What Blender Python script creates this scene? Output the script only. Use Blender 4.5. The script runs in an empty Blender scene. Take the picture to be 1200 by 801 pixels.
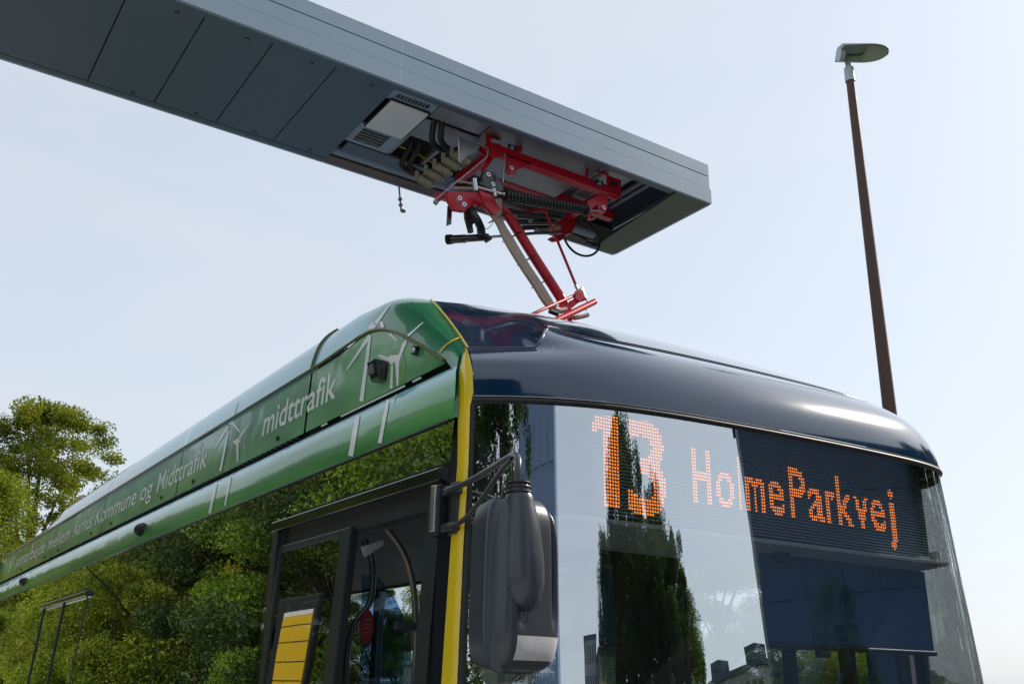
import bpy, bmesh, math, random
import numpy as np
from mathutils import Vector, Matrix
from mathutils.bvhtree import BVHTree
random.seed(7); np.random.seed(7)
SC = bpy.context.scene
COL = SC.collection
R_ = math.radians

# ------------------------------------------------------------------ camera
CAM = np.array([0.0, 0.0, 1.6])
PPX, PPY, FPX = 600.0, 400.5, 1137.4
AX = np.array([[0.82576335, 0.1992502, 0.52764973],
               [-0.56383965, 0.26818439, 0.78112866],
               [0.01413262, -0.94253726, 0.33380201]])   # world axes seen from the camera (x right, y down, z forward)
cd = bpy.data.cameras.new('camera')
cd.sensor_width = 36.0
cd.lens = FPX / 1200.0 * 36.0
cd.clip_start = 0.05
cd.clip_end = 4000
cam = bpy.data.objects.new('camera', cd)
COL.objects.link(cam)
M = Matrix.Identity(4)
for i in range(3):
    M[i][0] = AX[i][0]; M[i][1] = -AX[i][1]; M[i][2] = -AX[i][2]
    M[i][3] = CAM[i]
cam.matrix_world = M
SC.camera = cam

# ------------------------------------------------------------------ sky and sun
SUN_AZ, SUN_EL = R_(94), R_(38)
world = bpy.data.worlds.new('World'); SC.world = world; world.use_nodes = True
nt = world.node_tree; nt.nodes.clear()
sky = nt.nodes.new('ShaderNodeTexSky'); sky.sky_type = 'NISHITA'; sky.sun_disc = False
sky.sun_elevation = SUN_EL; sky.sun_rotation = SUN_AZ
sky.air_density = 1.3; sky.dust_density = 1.5; sky.ozone_density = 2.5
hsv = nt.nodes.new('ShaderNodeHueSaturation'); hsv.inputs['Saturation'].default_value = 0.60
tc = nt.nodes.new('ShaderNodeTexCoord')
mp = nt.nodes.new('ShaderNodeMapping'); mp.inputs['Scale'].default_value = (1.0, 1.0, 3.2)
nz = nt.nodes.new('ShaderNodeTexNoise'); nz.inputs['Scale'].default_value = 2.2; nz.inputs['Detail'].default_value = 6
nz.inputs['Distortion'].default_value = 0.6
cr_ = nt.nodes.new('ShaderNodeValToRGB')
cr_.color_ramp.elements[0].position = 0.42; cr_.color_ramp.elements[0].color = (0, 0, 0, 1)
cr_.color_ramp.elements[1].position = 0.85; cr_.color_ramp.elements[1].color = (0.35, 0.35, 0.35, 1)
mx = nt.nodes.new('ShaderNodeMix'); mx.data_type = 'RGBA'
bwn = nt.nodes.new('ShaderNodeRGBToBW')
bg = nt.nodes.new('ShaderNodeBackground'); bg.inputs['Strength'].default_value = 0.15
out = nt.nodes.new('ShaderNodeOutputWorld')
L = nt.links.new
L(tc.outputs['Generated'], mp.inputs['Vector']); L(mp.outputs['Vector'], nz.inputs['Vector'])
L(nz.outputs['Fac'], cr_.inputs['Fac']); L(cr_.outputs['Color'], mx.inputs['Factor'])
L(sky.outputs['Color'], hsv.inputs['Color']); L(hsv.outputs['Color'], mx.inputs['A'])
L(hsv.outputs['Color'], bwn.inputs['Color'])
L(bwn.outputs['Val'], mx.inputs['B'])
hz = nt.nodes.new('ShaderNodeMix'); hz.data_type = 'RGBA'      # thin even haze over the whole sky
hz.inputs['Factor'].default_value = 0.80; hz.inputs['B'].default_value = (2.52, 2.77, 3.14, 1)
L(mx.outputs['Result'], hz.inputs['A'])
cl2 = nt.nodes.new('ShaderNodeMix'); cl2.data_type = 'RGBA'    # faint high cloud
cl2.inputs['B'].default_value = (3.35, 3.4, 3.45, 1)
L(cr_.outputs['Color'], cl2.inputs['Factor']); L(hz.outputs['Result'], cl2.inputs['A'])
L(cl2.outputs['Result'], bg.inputs['Color']); L(bg.outputs['Background'], out.inputs['Surface'])

sd = bpy.data.lights.new('sun', 'SUN'); sd.energy = 3.0; sd.angle = R_(0.53); sd.color = (1.0, 0.93, 0.82)
sun = bpy.data.objects.new('sun', sd); COL.objects.link(sun)
sdir = Vector((math.sin(SUN_AZ) * math.cos(SUN_EL), math.cos(SUN_AZ) * math.cos(SUN_EL), math.sin(SUN_EL)))
sun.rotation_euler = sdir.to_track_quat('Z', 'Y').to_euler()
sun.location = (20, -5, 20)

SC.view_settings.view_transform = 'Standard'
SC.view_settings.look = 'None'
SC.view_settings.exposure = 0.75
SC.view_settings.gamma = 1.0
SC.view_settings.use_curve_mapping = False
SC.render.engine = 'CYCLES'
SC.cycles.max_bounces = 10
SC.cycles.transparent_max_bounces = 24
SC.cycles.caustics_reflective = False
SC.cycles.caustics_refractive = False

# ------------------------------------------------------------------ helpers
def ray(px, py):
    return AX @ np.array([px - PPX, py - PPY, FPX])
def atx(px, py, x):
    d = ray(px, py); return CAM + d * (x - CAM[0]) / d[0]
def aty(px, py, y):
    d = ray(px, py); return CAM + d * (y - CAM[1]) / d[1]
def atz(px, py, z):
    d = ray(px, py); return CAM + d * (z - CAM[2]) / d[2]

def tag(o, label=None, cat=None, group=None, kind=None):
    if label: o['label'] = label
    if cat: o['category'] = cat
    if group: o['group'] = group
    if kind: o['kind'] = kind
    return o
def thing(name, label, cat, loc=(0, 0, 0), rz=0.0, group=None):
    o = bpy.data.objects.new(name, None); COL.objects.link(o)
    o.location = loc; o.rotation_euler = (0, 0, rz); o.empty_display_size = 0.3
    return tag(o, label, cat, group)
def world_loc(o):
    v = Vector(o.location)
    while o.parent:
        o = o.parent; v = v + Vector(o.location)
    return v

class MB:
    """collects geometry, then links it as one mesh object"""
    def __init__(s): s.v = []; s.f = []; s.sm = []; s.mi = []
    def add(s, vs, fs, smooth=False, mi=0):
        b = len(s.v); s.v += [tuple(float(c) for c in v) for v in vs]
        for f in fs: s.f.append([b + i for i in f]); s.sm.append(smooth); s.mi.append(mi)
        return s
    def box(s, lo, hi, mi=0):
        x0, y0, z0 = lo; x1, y1, z1 = hi
        vs = [(x0,y0,z0),(x1,y0,z0),(x1,y1,z0),(x0,y1,z0),(x0,y0,z1),(x1,y0,z1),(x1,y1,z1),(x0,y1,z1)]
        return s.add(vs, [(0,3,2,1),(4,5,6,7),(0,1,5,4),(1,2,6,5),(2,3,7,6),(3,0,4,7)], False, mi)
    def hexa(s, p, mi=0):   # p: 8 points, bottom loop then top loop
        return s.add(p, [(0,3,2,1),(4,5,6,7),(0,1,5,4),(1,2,6,5),(2,3,7,6),(3,0,4,7)], False, mi)
    def beam(s, a, b, w, h, up=(0, 0, 1), mi=0):
        a = Vector(a); b = Vector(b); d = (b - a).normalized(); u = Vector(up)
        sx = d.cross(u)
        if sx.length < 1e-5: sx = Vector((1, 0, 0))
        sx.normalize(); uu = sx.cross(d).normalized()
        q = [a + sx * i * w / 2 + uu * j * h / 2 for i, j in ((-1,-1),(1,-1),(1,1),(-1,1))]
        q += [b + sx * i * w / 2 + uu * j * h / 2 for i, j in ((-1,-1),(1,-1),(1,1),(-1,1))]
        return s.hexa(q, mi)
    def tube(s, path, r, n=12, cap=True, mi=0):
        path = [Vector(p) for p in path]; m = len(path)
        rs = r if isinstance(r, (list, tuple)) else [r] * m
        t = []
        for i in range(m):
            d = path[min(i + 1, m - 1)] - path[max(i - 1, 0)]
            t.append(d.normalized())
        ref = Vector((0, 0, 1)) if abs(t[0].z) < 0.9 else Vector((1, 0, 0))
        nrm = t[0].cross(ref).normalized(); vs = []
        for i in range(m):
            nrm = (nrm - t[i] * nrm.dot(t[i])).normalized(); bn = t[i].cross(nrm)
            for k in range(n):
                a = 2 * math.pi * k / n
                vs.append(path[i] + (nrm * math.cos(a) + bn * math.sin(a)) * rs[i])
        fs = [(i*n+k, i*n+(k+1)%n, (i+1)*n+(k+1)%n, (i+1)*n+k) for i in range(m-1) for k in range(n)]
        s.add(vs, fs, True, mi)
        if cap:
            s.add(vs[:n], [tuple(range(n))[::-1]], False, mi); s.add(vs[-n:], [tuple(range(n))], False, mi)
        return s
    def grid(s, pts, smooth=True, mi=0, flip=False, closeu=False):
        nu, nv = len(pts), len(pts[0]); vs = [p for r in pts for p in r]; fs = []
        for i in range(nu if closeu else nu - 1):
            for j in range(nv - 1):
                a = (i*nv+j, ((i+1)%nu)*nv+j, ((i+1)%nu)*nv+j+1, i*nv+j+1)
                fs.append(a[::-1] if flip else a)
        return s.add(vs, fs, smooth, mi)
    def prism(s, poly, off, mi=0):   # poly: 3-D points, off: extrusion vector
        n = len(poly); off = Vector(off)
        a = [Vector(p) for p in poly]; b = [p + off for p in a]
        s.add(a + b, [tuple(range(n))[::-1], tuple(range(n, 2*n))] + [(i, (i+1)%n, n+(i+1)%n, n+i) for i in range(n)], False, mi)
        return s
    def ell(s, c, r, n=20, m=12, ax=None, mi=0):
        c = Vector(c); A = ax or Matrix.Identity(3); pts = []
        for i in range(m + 1):
            th = math.pi * i / m
            pts.append([c + A @ Vector((r[0]*math.sin(th)*math.cos(2*math.pi*k/n), r[1]*math.sin(th)*math.sin(2*math.pi*k/n), r[2]*math.cos(th))) for k in range(n + 1)])
        return s.grid(pts, True, mi)
    def build(s, name, mat, parent=None, bevel=0, kind=None, label=None, solid=0):
        me = bpy.data.meshes.new(name)
        off = world_loc(parent) if parent else Vector((0, 0, 0))
        vs = [(v[0]-off.x, v[1]-off.y, v[2]-off.z) for v in s.v]
        me.from_pydata(vs, [], s.f)
        me.polygons.foreach_set('use_smooth', s.sm)
        for m in (mat if isinstance(mat, (list, tuple)) else [mat]): me.materials.append(m)
        me.polygons.foreach_set('material_index', s.mi)
        me.update()
        o = bpy.data.objects.new(name, me); COL.objects.link(o)
        if parent: o.parent = parent
        if solid:
            md = o.modifiers.new('thick', 'SOLIDIFY'); md.thickness = solid; md.offset = -1
        if bevel:
            md = o.modifiers.new('bevel', 'BEVEL'); md.width = bevel; md.segments = 2; md.limit_method = 'ANGLE'; md.angle_limit = R_(40)
        if kind: o['kind'] = kind
        if label: o['label'] = label
        return o

def children(o): return [c for c in bpy.data.objects if c.parent == o]
def copy_tree(o, kids, loc=None, rz=None, sc=None, label=None):
    c = o.copy(); COL.objects.link(c)
    if loc is not None: c.location = loc
    if rz is not None: c.rotation_euler = (0, 0, rz)
    if sc is not None: c.scale = sc
    if label: c['label'] = label
    for k in kids:
        d = k.copy(); COL.objects.link(d); d.parent = c
    return c

def spline(K, n):
    K = np.array(K, float)
    d = np.r_[0, np.cumsum(np.linalg.norm(np.diff(K, axis=0), axis=1))]
    m = np.gradient(K, d, axis=0); o = []
    for t in np.linspace(0, d[-1], n):
        i = min(np.searchsorted(d, t, side='right') - 1, len(K) - 2); h = d[i+1]-d[i]; a = (t-d[i])/h
        o.append((2*a**3-3*a*a+1)*K[i]+(a**3-2*a*a+a)*h*m[i]+(-2*a**3+3*a*a)*K[i+1]+(a**3-a*a)*h*m[i+1])
    return np.array(o)

# ------------------------------------------------------------------ materials
MATS = {}
def pmat(name, col, rough=0.5, metal=0.0, coat=0.0, var=0.08, vscale=6.0, bump=0.0, bscale=40.0, spec=0.5, rvar=0.1, emit=None):
    if name in MATS: return MATS[name]
    m = bpy.data.materials.new(name); m.use_nodes = True; t = m.node_tree; b = t.nodes['Principled BSDF']
    c = t.nodes.new('ShaderNodeTexCoord')
    n = t.nodes.new('ShaderNodeTexNoise'); n.inputs['Scale'].default_value = vscale; n.inputs['Detail'].default_value = 5
    t.links.new(c.outputs['Object'], n.inputs['Vector'])
    mix = t.nodes.new('ShaderNodeMix'); mix.data_type = 'RGBA'
    mix.inputs['A'].default_value = (*[x*(1-var) for x in col], 1); mix.inputs['B'].default_value = (*[min(1, x*(1+var)) for x in col], 1)
    t.links.new(n.outputs['Fac'], mix.inputs['Factor']); t.links.new(mix.outputs['Result'], b.inputs['Base Color'])
    mr = t.nodes.new('ShaderNodeMapRange'); mr.inputs['To Min'].default_value = max(0, rough*(1-rvar*2)); mr.inputs['To Max'].default_value = min(1, rough*(1+rvar*2))
    t.links.new(n.outputs['Fac'], mr.inputs['Value']); t.links.new(mr.outputs['Result'], b.inputs['Roughness'])
    b.inputs['Metallic'].default_value = metal; b.inputs['Coat Weight'].default_value = coat; b.inputs['Coat Roughness'].default_value = 0.04
    b.inputs['Specular IOR Level'].default_value = spec
    if bump:
        n2 = t.nodes.new('ShaderNodeTexNoise'); n2.inputs['Scale'].default_value = bscale; n2.inputs['Detail'].default_value = 4
        t.links.new(c.outputs['Object'], n2.inputs['Vector'])
        bp = t.nodes.new('ShaderNodeBump'); bp.inputs['Strength'].default_value = bump; bp.inputs['Distance'].default_value = 0.01
        t.links.new(n2.outputs['Fac'], bp.inputs['Height']); t.links.new(bp.outputs['Normal'], b.inputs['Normal'])
        if coat: t.links.new(bp.outputs['Normal'], b.inputs['Coat Normal'])
    if emit:
        b.inputs['Emission Color'].default_value = (*emit[0], 1); b.inputs['Emission Strength'].default_value = emit[1]
    MATS[name] = m; return m

def glassmat(name, tint, f0, rough=0.0, wave=0.0, wscale=3.0, dirt=0.0, wstretch=(1, 1, 1), refl=(1, 1, 1)):
    """pane: see-through with a tint, mirror share by a Schlick curve on the angle to the surface"""
    m = bpy.data.materials.new(name); m.use_nodes = True; t = m.node_tree; t.nodes.clear()
    N = t.nodes.new; Lk = t.links.new
    o = N('ShaderNodeOutputMaterial'); tr = N('ShaderNodeBsdfTransparent'); tr.inputs['Color'].default_value = (*tint, 1)
    gl = N('ShaderNodeBsdfGlossy'); gl.inputs['Roughness'].default_value = rough; gl.inputs['Color'].default_value = (*refl, 1)
    g = N('ShaderNodeNewGeometry'); dp = N('ShaderNodeVectorMath'); dp.operation = 'DOT_PRODUCT'
    Lk(g.outputs['Incoming'], dp.inputs[0]); Lk(g.outputs['Normal'], dp.inputs[1])
    ab = N('ShaderNodeMath'); ab.operation = 'ABSOLUTE'; Lk(dp.outputs['Value'], ab.inputs[0])
    s1 = N('ShaderNodeMath'); s1.operation = 'SUBTRACT'; s1.inputs[0].default_value = 1.0; Lk(ab.outputs[0], s1.inputs[1])
    pw = N('ShaderNodeMath'); pw.operation = 'POWER'; pw.inputs[1].default_value = 5.0; Lk(s1.outputs[0], pw.inputs[0])
    ma = N('ShaderNodeMath'); ma.operation = 'MULTIPLY_ADD'; ma.inputs[1].default_value = 1 - f0; ma.inputs[2].default_value = f0; Lk(pw.outputs[0], ma.inputs[0])
    mx_ = N('ShaderNodeMixShader'); Lk(ma.outputs[0], mx_.inputs['Fac']); Lk(tr.outputs[0], mx_.inputs[1]); Lk(gl.outputs[0], mx_.inputs[2])
    last = mx_
    c = N('ShaderNodeTexCoord')
    if wave:
        mp_ = N('ShaderNodeMapping'); mp_.inputs['Scale'].default_value = wstretch; Lk(c.outputs['Object'], mp_.inputs['Vector'])
        n = N('ShaderNodeTexNoise'); n.inputs['Scale'].default_value = wscale; n.inputs['Detail'].default_value = 1.5; Lk(mp_.outputs['Vector'], n.inputs['Vector'])
        bp = N('ShaderNodeBump'); bp.inputs['Strength'].default_value = 1.0; bp.inputs['Distance'].default_value = wave; Lk(n.outputs['Fac'], bp.inputs['Height']); Lk(bp.outputs['Normal'], gl.inputs['Normal'])
    if dirt:
        df = N('ShaderNodeBsdfDiffuse'); df.inputs['Color'].default_value = (0.45, 0.47, 0.5, 1)
        n = N('ShaderNodeTexNoise'); n.inputs['Scale'].default_value = 2.5; n.inputs['Detail'].default_value = 8; Lk(c.outputs['Object'], n.inputs['Vector'])
        mm = N('ShaderNodeMath'); mm.operation = 'MULTIPLY'; mm.inputs[1].default_value = dirt * 2; Lk(n.outputs['Fac'], mm.inputs[0])
        m2 = N('ShaderNodeMixShader'); Lk(mm.outputs[0], m2.inputs['Fac']); Lk(last.outputs[0], m2.inputs[1]); Lk(df.outputs[0], m2.inputs[2]); last = m2
    Lk(last.outputs[0], o.inputs['Surface'])
    MATS[name] = m; return m

def leafmat(name, c1, c2, trans=0.35):
    m = bpy.data.materials.new(name); m.use_nodes = True; t = m.node_tree; t.nodes.clear()
    N = t.nodes.new; Lk = t.links.new
    o = N('ShaderNodeOutputMaterial'); g = N('ShaderNodeNewGeometry'); c = N('ShaderNodeTexCoord')
    n = N('ShaderNodeTexNoise'); n.inputs['Scale'].default_value = 0.9; n.inputs['Detail'].default_value = 3; Lk(c.outputs['Object'], n.inputs['Vector'])
    ad = N('ShaderNodeMath'); ad.operation = 'MULTIPLY_ADD'; ad.inputs[1].default_value = 0.28; Lk(g.outputs['Random Per Island'], ad.inputs[0])
    sb = N('ShaderNodeMath'); sb.operation = 'MULTIPLY'; sb.inputs[1].default_value = 2.6; sb.use_clamp = False; Lk(n.outputs['Fac'], sb.inputs[0])
    s2 = N('ShaderNodeMath'); s2.operation = 'SUBTRACT'; s2.inputs[1].default_value = 1.0; Lk(sb.outputs[0], s2.inputs[0]); Lk(s2.outputs[0], ad.inputs[2])
    mx_ = N('ShaderNodeMix'); mx_.data_type = 'RGBA'; mx_.inputs['A'].default_value = (*c1, 1); mx_.inputs['B'].default_value = (*c2, 1); Lk(ad.outputs[0], mx_.inputs['Factor'])
    b = N('ShaderNodeBsdfPrincipled'); b.inputs['Roughness'].default_value = 0.75; b.inputs['Specular IOR Level'].default_value = 0.25; Lk(mx_.outputs['Result'], b.inputs['Base Color'])
    tr = N('ShaderNodeBsdfTranslucent')
    br = N('ShaderNodeMix'); br.data_type = 'RGBA'; br.blend_type = 'MULTIPLY'; br.inputs['Factor'].default_value = 1.0
    br.inputs['B'].default_value = (1.5, 1.6, 0.5, 1); Lk(mx_.outputs['Result'], br.inputs['A']); Lk(br.outputs['Result'], tr.inputs['Color'])
    ms = N('ShaderNodeMixShader'); ms.inputs['Fac'].default_value = trans; Lk(b.outputs[0], ms.inputs[1]); Lk(tr.outputs[0], ms.inputs[2]); Lk(ms.outputs[0], o.inputs['Surface'])
    MATS[name] = m; return m

def artmat(name, kind):
    """glossy printed film: meadow green shading into sky blue along the bus (print colours by place, with mirrored sky and trees painted in)"""
    m = bpy.data.materials.new(name); m.use_nodes = True; t = m.node_tree; b = t.nodes['Principled BSDF']
    N = t.nodes.new; Lk = t.links.new
    g = N('ShaderNodeNewGeometry'); sp = N('ShaderNodeSeparateXYZ'); Lk(g.outputs['Position'], sp.inputs[0])
    mp_ = N('ShaderNodeMapping'); mp_.inputs['Scale'].default_value = (1, 0.35, 5.0) if kind != 'panel' else (1, 0.6, 1.6); mp_.inputs['Rotation'].default_value = (0.06, 0, 0)
    Lk(g.outputs['Position'], mp_.inputs['Vector'])
    n = N('ShaderNodeTexNoise'); n.inputs['Scale'].default_value = 2.2; n.inputs['Detail'].default_value = 4; Lk(mp_.outputs['Vector'], n.inputs['Vector'])
    r1 = N('ShaderNodeValToRGB'); e = r1.color_ramp.elements
    e[0].position = 0.35; e[0].color = (0.03, 0.22, 0.06, 1) if kind == 'cove' else (0.05, 0.25, 0.08, 1)
    e[1].position = 0.68; e[1].color = (0.12, 0.42, 0.12, 1) if kind == 'cove' else (0.15, 0.44, 0.17, 1)
    Lk(n.outputs['Fac'], r1.inputs['Fac'])
    def mapr(src, a, b_, c0, c1):
        x = N('ShaderNodeMapRange'); x.interpolation_type = 'SMOOTHSTEP'
        x.inputs['From Min'].default_value = a; x.inputs['From Max'].default_value = b_; x.inputs['To Min'].default_value = c0; x.inputs['To Max'].default_value = c1
        Lk(src, x.inputs['Value']); return x.outputs['Result']
    def mixc(f, A, B):
        x = N('ShaderNodeMix'); x.data_type = 'RGBA'; Lk(f, x.inputs['Factor'])
        if isinstance(A, tuple): x.inputs['A'].default_value = (*A, 1)
        else: Lk(A, x.inputs['A'])
        if isinstance(B, tuple): x.inputs['B'].default_value = (*B, 1)
        else: Lk(B, x.inputs['B'])
        return x.outputs['Result']
    if kind == 'cove':
        # green meadow below, sky reflection on the curved top painted in as light blue
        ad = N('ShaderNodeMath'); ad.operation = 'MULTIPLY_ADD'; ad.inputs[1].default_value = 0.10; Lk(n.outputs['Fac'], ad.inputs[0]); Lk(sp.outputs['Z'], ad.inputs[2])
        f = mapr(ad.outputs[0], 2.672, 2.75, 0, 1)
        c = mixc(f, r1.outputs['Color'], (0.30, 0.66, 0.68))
    elif kind == 'panel':
        f = mapr(sp.outputs['Y'], 3.6, 6.6, 0.0, 1.0)
        f2 = mapr(sp.outputs['Z'], 2.82, 3.08, 0.0, 1.0)
        mu = N('ShaderNodeMath'); mu.operation = 'MULTIPLY'; Lk(f, mu.inputs[0]); Lk(f2, mu.inputs[1])
        c = mixc(mu.outputs[0], r1.outputs['Color'], (0.20, 0.44, 0.46))
        f3 = mapr(sp.outputs['Y'], 9.5, 13.0, 0.0, 1.0)  # yellow-green tree reflections towards the rear put into the colour
        c = mixc(f3, c, (0.16, 0.32, 0.06))
    else:
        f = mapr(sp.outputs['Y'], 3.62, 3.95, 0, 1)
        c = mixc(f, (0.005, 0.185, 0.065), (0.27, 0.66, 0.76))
        f3 = mapr(sp.outputs['Y'], 6.0, 9.0, 0.0, 1.0)  # whitish glare of the grazing view put into the colour
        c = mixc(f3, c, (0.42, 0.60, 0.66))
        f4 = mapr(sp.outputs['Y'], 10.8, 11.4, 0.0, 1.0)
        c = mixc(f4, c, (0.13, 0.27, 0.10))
    Lk(c, b.inputs['Base Color'])
    b.inputs['Roughness'].default_value = 0.3; b.inputs['Coat Weight'].default_value = 0.75; b.inputs['Coat Roughness'].default_value = 0.05
    n2 = N('ShaderNodeTexNoise'); n2.inputs['Scale'].default_value = 3.0; Lk(g.outputs['Position'], n2.inputs['Vector'])
    bp = N('ShaderNodeBump'); bp.inputs['Strength'].default_value = 1; bp.inputs['Distance'].default_value = 0.004; Lk(n2.outputs['Fac'], bp.inputs['Height'])
    Lk(bp.outputs['Normal'], b.inputs['Normal']); Lk(bp.outputs['Normal'], b.inputs['Coat Normal'])
    MATS[name] = m; return m

m_cove = artmat('printed_cove_sky_sheen', 'cove'); m_panel = artmat('printed_panel', 'panel'); m_cham = artmat('printed_chamfer', 'chamfer')
m_green = pmat('green_paint', (0.006, 0.19, 0.06), 0.25, coat=0.9, var=0.1)
m_navy = pmat('navy_paint', (0.005, 0.028, 0.072), 0.12, coat=1.0, var=0.25, vscale=5, spec=0.5)
m_yellow = pmat('yellow_paint', (0.86, 0.60, 0.008), 0.35, coat=0.5)
m_black = pmat('black_rubber', (0.012, 0.013, 0.014), 0.55, var=0.25)
m_blackg = pmat('black_gloss', (0.01, 0.011, 0.013), 0.15, coat=0.6)
m_frame = pmat('dark_frame', (0.018, 0.023, 0.031), 0.38, metal=0.1)
m_white = pmat('white_print', (0.90, 0.93, 0.93), 0.35, coat=0.4, var=0.03)
m_pale = pmat('pale_green_print', (0.16, 0.38, 0.13), 0.35, coat=0.5, var=0.06)
m_olive = pmat('olive_seal', (0.10, 0.11, 0.01), 0.4, coat=0.3)
m_sideglass = glassmat('side_glass', (0.08, 0.09, 0.09), 0.60, wave=0.0016, wscale=1.6, wstretch=(1, 0.5, 2.2), dirt=0.006, refl=(0.95, 1.0, 0.93))
m_doorglass = glassmat('door_glass', (0.36, 0.39, 0.38), 0.17, wave=0.0012, wscale=2.0, dirt=0.005)
m_farglass = glassmat('far_glass', (0.85, 0.90, 0.92), 0.05)
m_wsglass = glassmat('windscreen_glass', (0.94, 0.98, 1.0), 0.60, wave=0.0008, wscale=2.0, dirt=0.004, refl=(0.93, 0.98, 1.0))
m_tintpane = glassmat('cab_partition_glass', (0.45, 0.60, 0.78), 0.10)
m_plastic = pmat('grey_plastic', (0.052, 0.058, 0.072), 0.30, var=0.12, bump=0.03, bscale=260)
m_chrome = pmat('silver_metal', (0.62, 0.64, 0.66), 0.28, metal=0.9)
m_tubeblk = pmat('black_tube', (0.03, 0.034, 0.04), 0.28, coat=0.4)
m_retro = pmat('white_reflector', (0.60, 0.58, 0.60), 0.4, var=0.12, vscale=60)
m_int = pmat('interior_panel', (0.10, 0.105, 0.11), 0.6)
m_intl = pmat('interior_light_panel', (0.30, 0.31, 0.32), 0.6)
m_seat = pmat('seat_fabric', (0.03, 0.06, 0.12), 0.9)
m_rail = pmat('handrail', (0.12, 0.115, 0.10), 0.3, metal=0.7)
m_blind = pmat('blue_blind', (0.05, 0.15, 0.36), 0.75, var=0.08)
m_shelf = pmat('display_shelf', (0.90, 0.93, 0.94), 0.5)
m_dback = pmat('display_board', (0.010, 0.012, 0.014), 0.4)
m_louv = pmat('display_louvre', (0.50, 0.62, 0.68), 0.55)
m_ledoff = pmat('led_unlit', (0.16, 0.19, 0.20), 0.4)
m_led = pmat('led_lit', (0.9, 0.25, 0.02), 0.5, emit=((1.0, 0.22, 0.02), 2.2))
m_redsign = pmat('red_sign', (0.13, 0.006, 0.010), 0.5)
m_tyre = pmat('tyre_rubber', (0.02, 0.02, 0.02), 0.85)

# ================================================================== THE BUS
BUSLOC = (2.97, 8.5, 0.0)
bus = thing('city_bus', 'green and navy electric city bus with yellow front corner, charging under the grey canopy', 'bus', BUSLOC)
REAR = 14.55
XC = 2.97

# side profile
def xs(z):
    return 1.70 + (z - 2.5) * 0.05 if z < 2.5 else 1.70
K = np.array([(1.733,2.80),(1.84,2.722),(1.967,2.652),(2.119,2.592),(2.324,2.545),(2.6,2.510),(2.97,2.480),(3.3,2.464),(3.6,2.458),(3.85,2.466),(4.0,2.488),(4.10,2.53),(4.175,2.61),(4.22,2.74),(4.235,2.95)])
NP_ = 161
P = spline(K, NP_)
for _ in range(30): P[1:-1] = .5*P[1:-1] + .25*(P[:-2] + P[2:])
T = np.gradient(P, axis=0); T /= np.linalg.norm(T, axis=1)[:, None]
NN = np.c_[T[:, 1], -T[:, 0]]
def pn(u):
    i = u*(NP_-1); k = min(int(i), NP_-2); a = i-k
    p = P[k]*(1-a)+P[k+1]*a; n = NN[k]*(1-a)+NN[k+1]*a
    return p, n/np.linalg.norm(n)
def ws(u, z, off=0.0):
    p, n = pn(u); p = p + n*(0.068*(2.56-z)/0.96 + off)
    return np.array([p[0], p[1], z])
SZ = [2.50, 2.56, 2.62, 2.68, 2.74, 2.78, 2.82, 2.86, 2.90, 2.94]
SS = [-.004, 0.0, 0.008, 0.030, 0.068, 0.102, 0.145, 0.20, 0.272, 0.37]
SP = np.polyfit(np.array(SZ)-2.7, SS, 4)
def sfun(z): return float(np.polyval(SP, z-2.7))
BL = [atx(555,463,1.733), atx(555,440,1.735), atx(553,422,1.748), atx(550,411,1.775), atx(548.5,408.5,1.80)]
BLz = [b[2] for b in BL]
def bl(z): return np.array([np.interp(z, BLz, [b[0] for b in BL]), np.interp(z, BLz, [b[1] for b in BL])])
def sm(x): x = max(0, min(1, x)); return x*x*(3-2*x)
def mask(u, z, off=0.0):
    p, n = pn(u); p = p - n*(sfun(z) - off)
    p0, n0 = pn(0); q0 = p0 - n0*sfun(z); D = bl(min(z, BLz[-1])) - q0
    p = p + D*(1 - sm(u/0.22))
    return np.array([p[0], p[1], z])

us = np.linspace(0, 1, 121)
# windscreen
g = MB(); g.grid([[ws(u, z) for z in np.linspace(1.0, 2.538, 24)] for u in us[:]], True)
ws_o = g.build('windscreen', m_wsglass, bus)
# black gasket between mask and windscreen
g = MB(); g.grid([[ws(u, 2.534, -.006), ws(u, 2.538, .010), ws(u, 2.545, .013), ws(u, 2.553, .010), ws(u, 2.556, -.01)] for u in us], True)
g.build('windscreen_gasket', m_black, bus)
g = MB(); g.grid([[ws(u, 2.5575, -.012), ws(u, 2.5585, .006), ws(u, 2.561, .008), ws(u, 2.563, -.004)] for u in us], True)
g.build('mask_trim', m_chrome, bus)
# black printed border inside the glass edge
g = MB()
g.grid([[ws(u, z, -.006) for z in (2.512, 2.537)] for u in us], True)
g.grid([[ws(u, z, -.006) for z in np.linspace(1.0, 2.50, 12)] for u in np.linspace(0, 0.006, 2)], True)
g.build('windscreen_border', m_blackg, ws_o)
# lower front panel
g = MB(); g.grid([[ws(u, z, 0.004 if z > .5 else -.02) for z in (0.28, 0.45, 0.55, 0.75, 0.985)] for u in us], True)
g.build('front_panel', m_navy, bus)
hl = MB()
for s in (0, 1):
    g = MB(); uu = np.linspace(0.06, 0.17, 10) if s == 0 else np.linspace(0.76, 0.87, 10)
    g.grid([[ws(u, z, 0.012) for z in (0.60, 0.68, 0.76)] for u in uu], True); g.build('headlight', m_chrome, bus)

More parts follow.
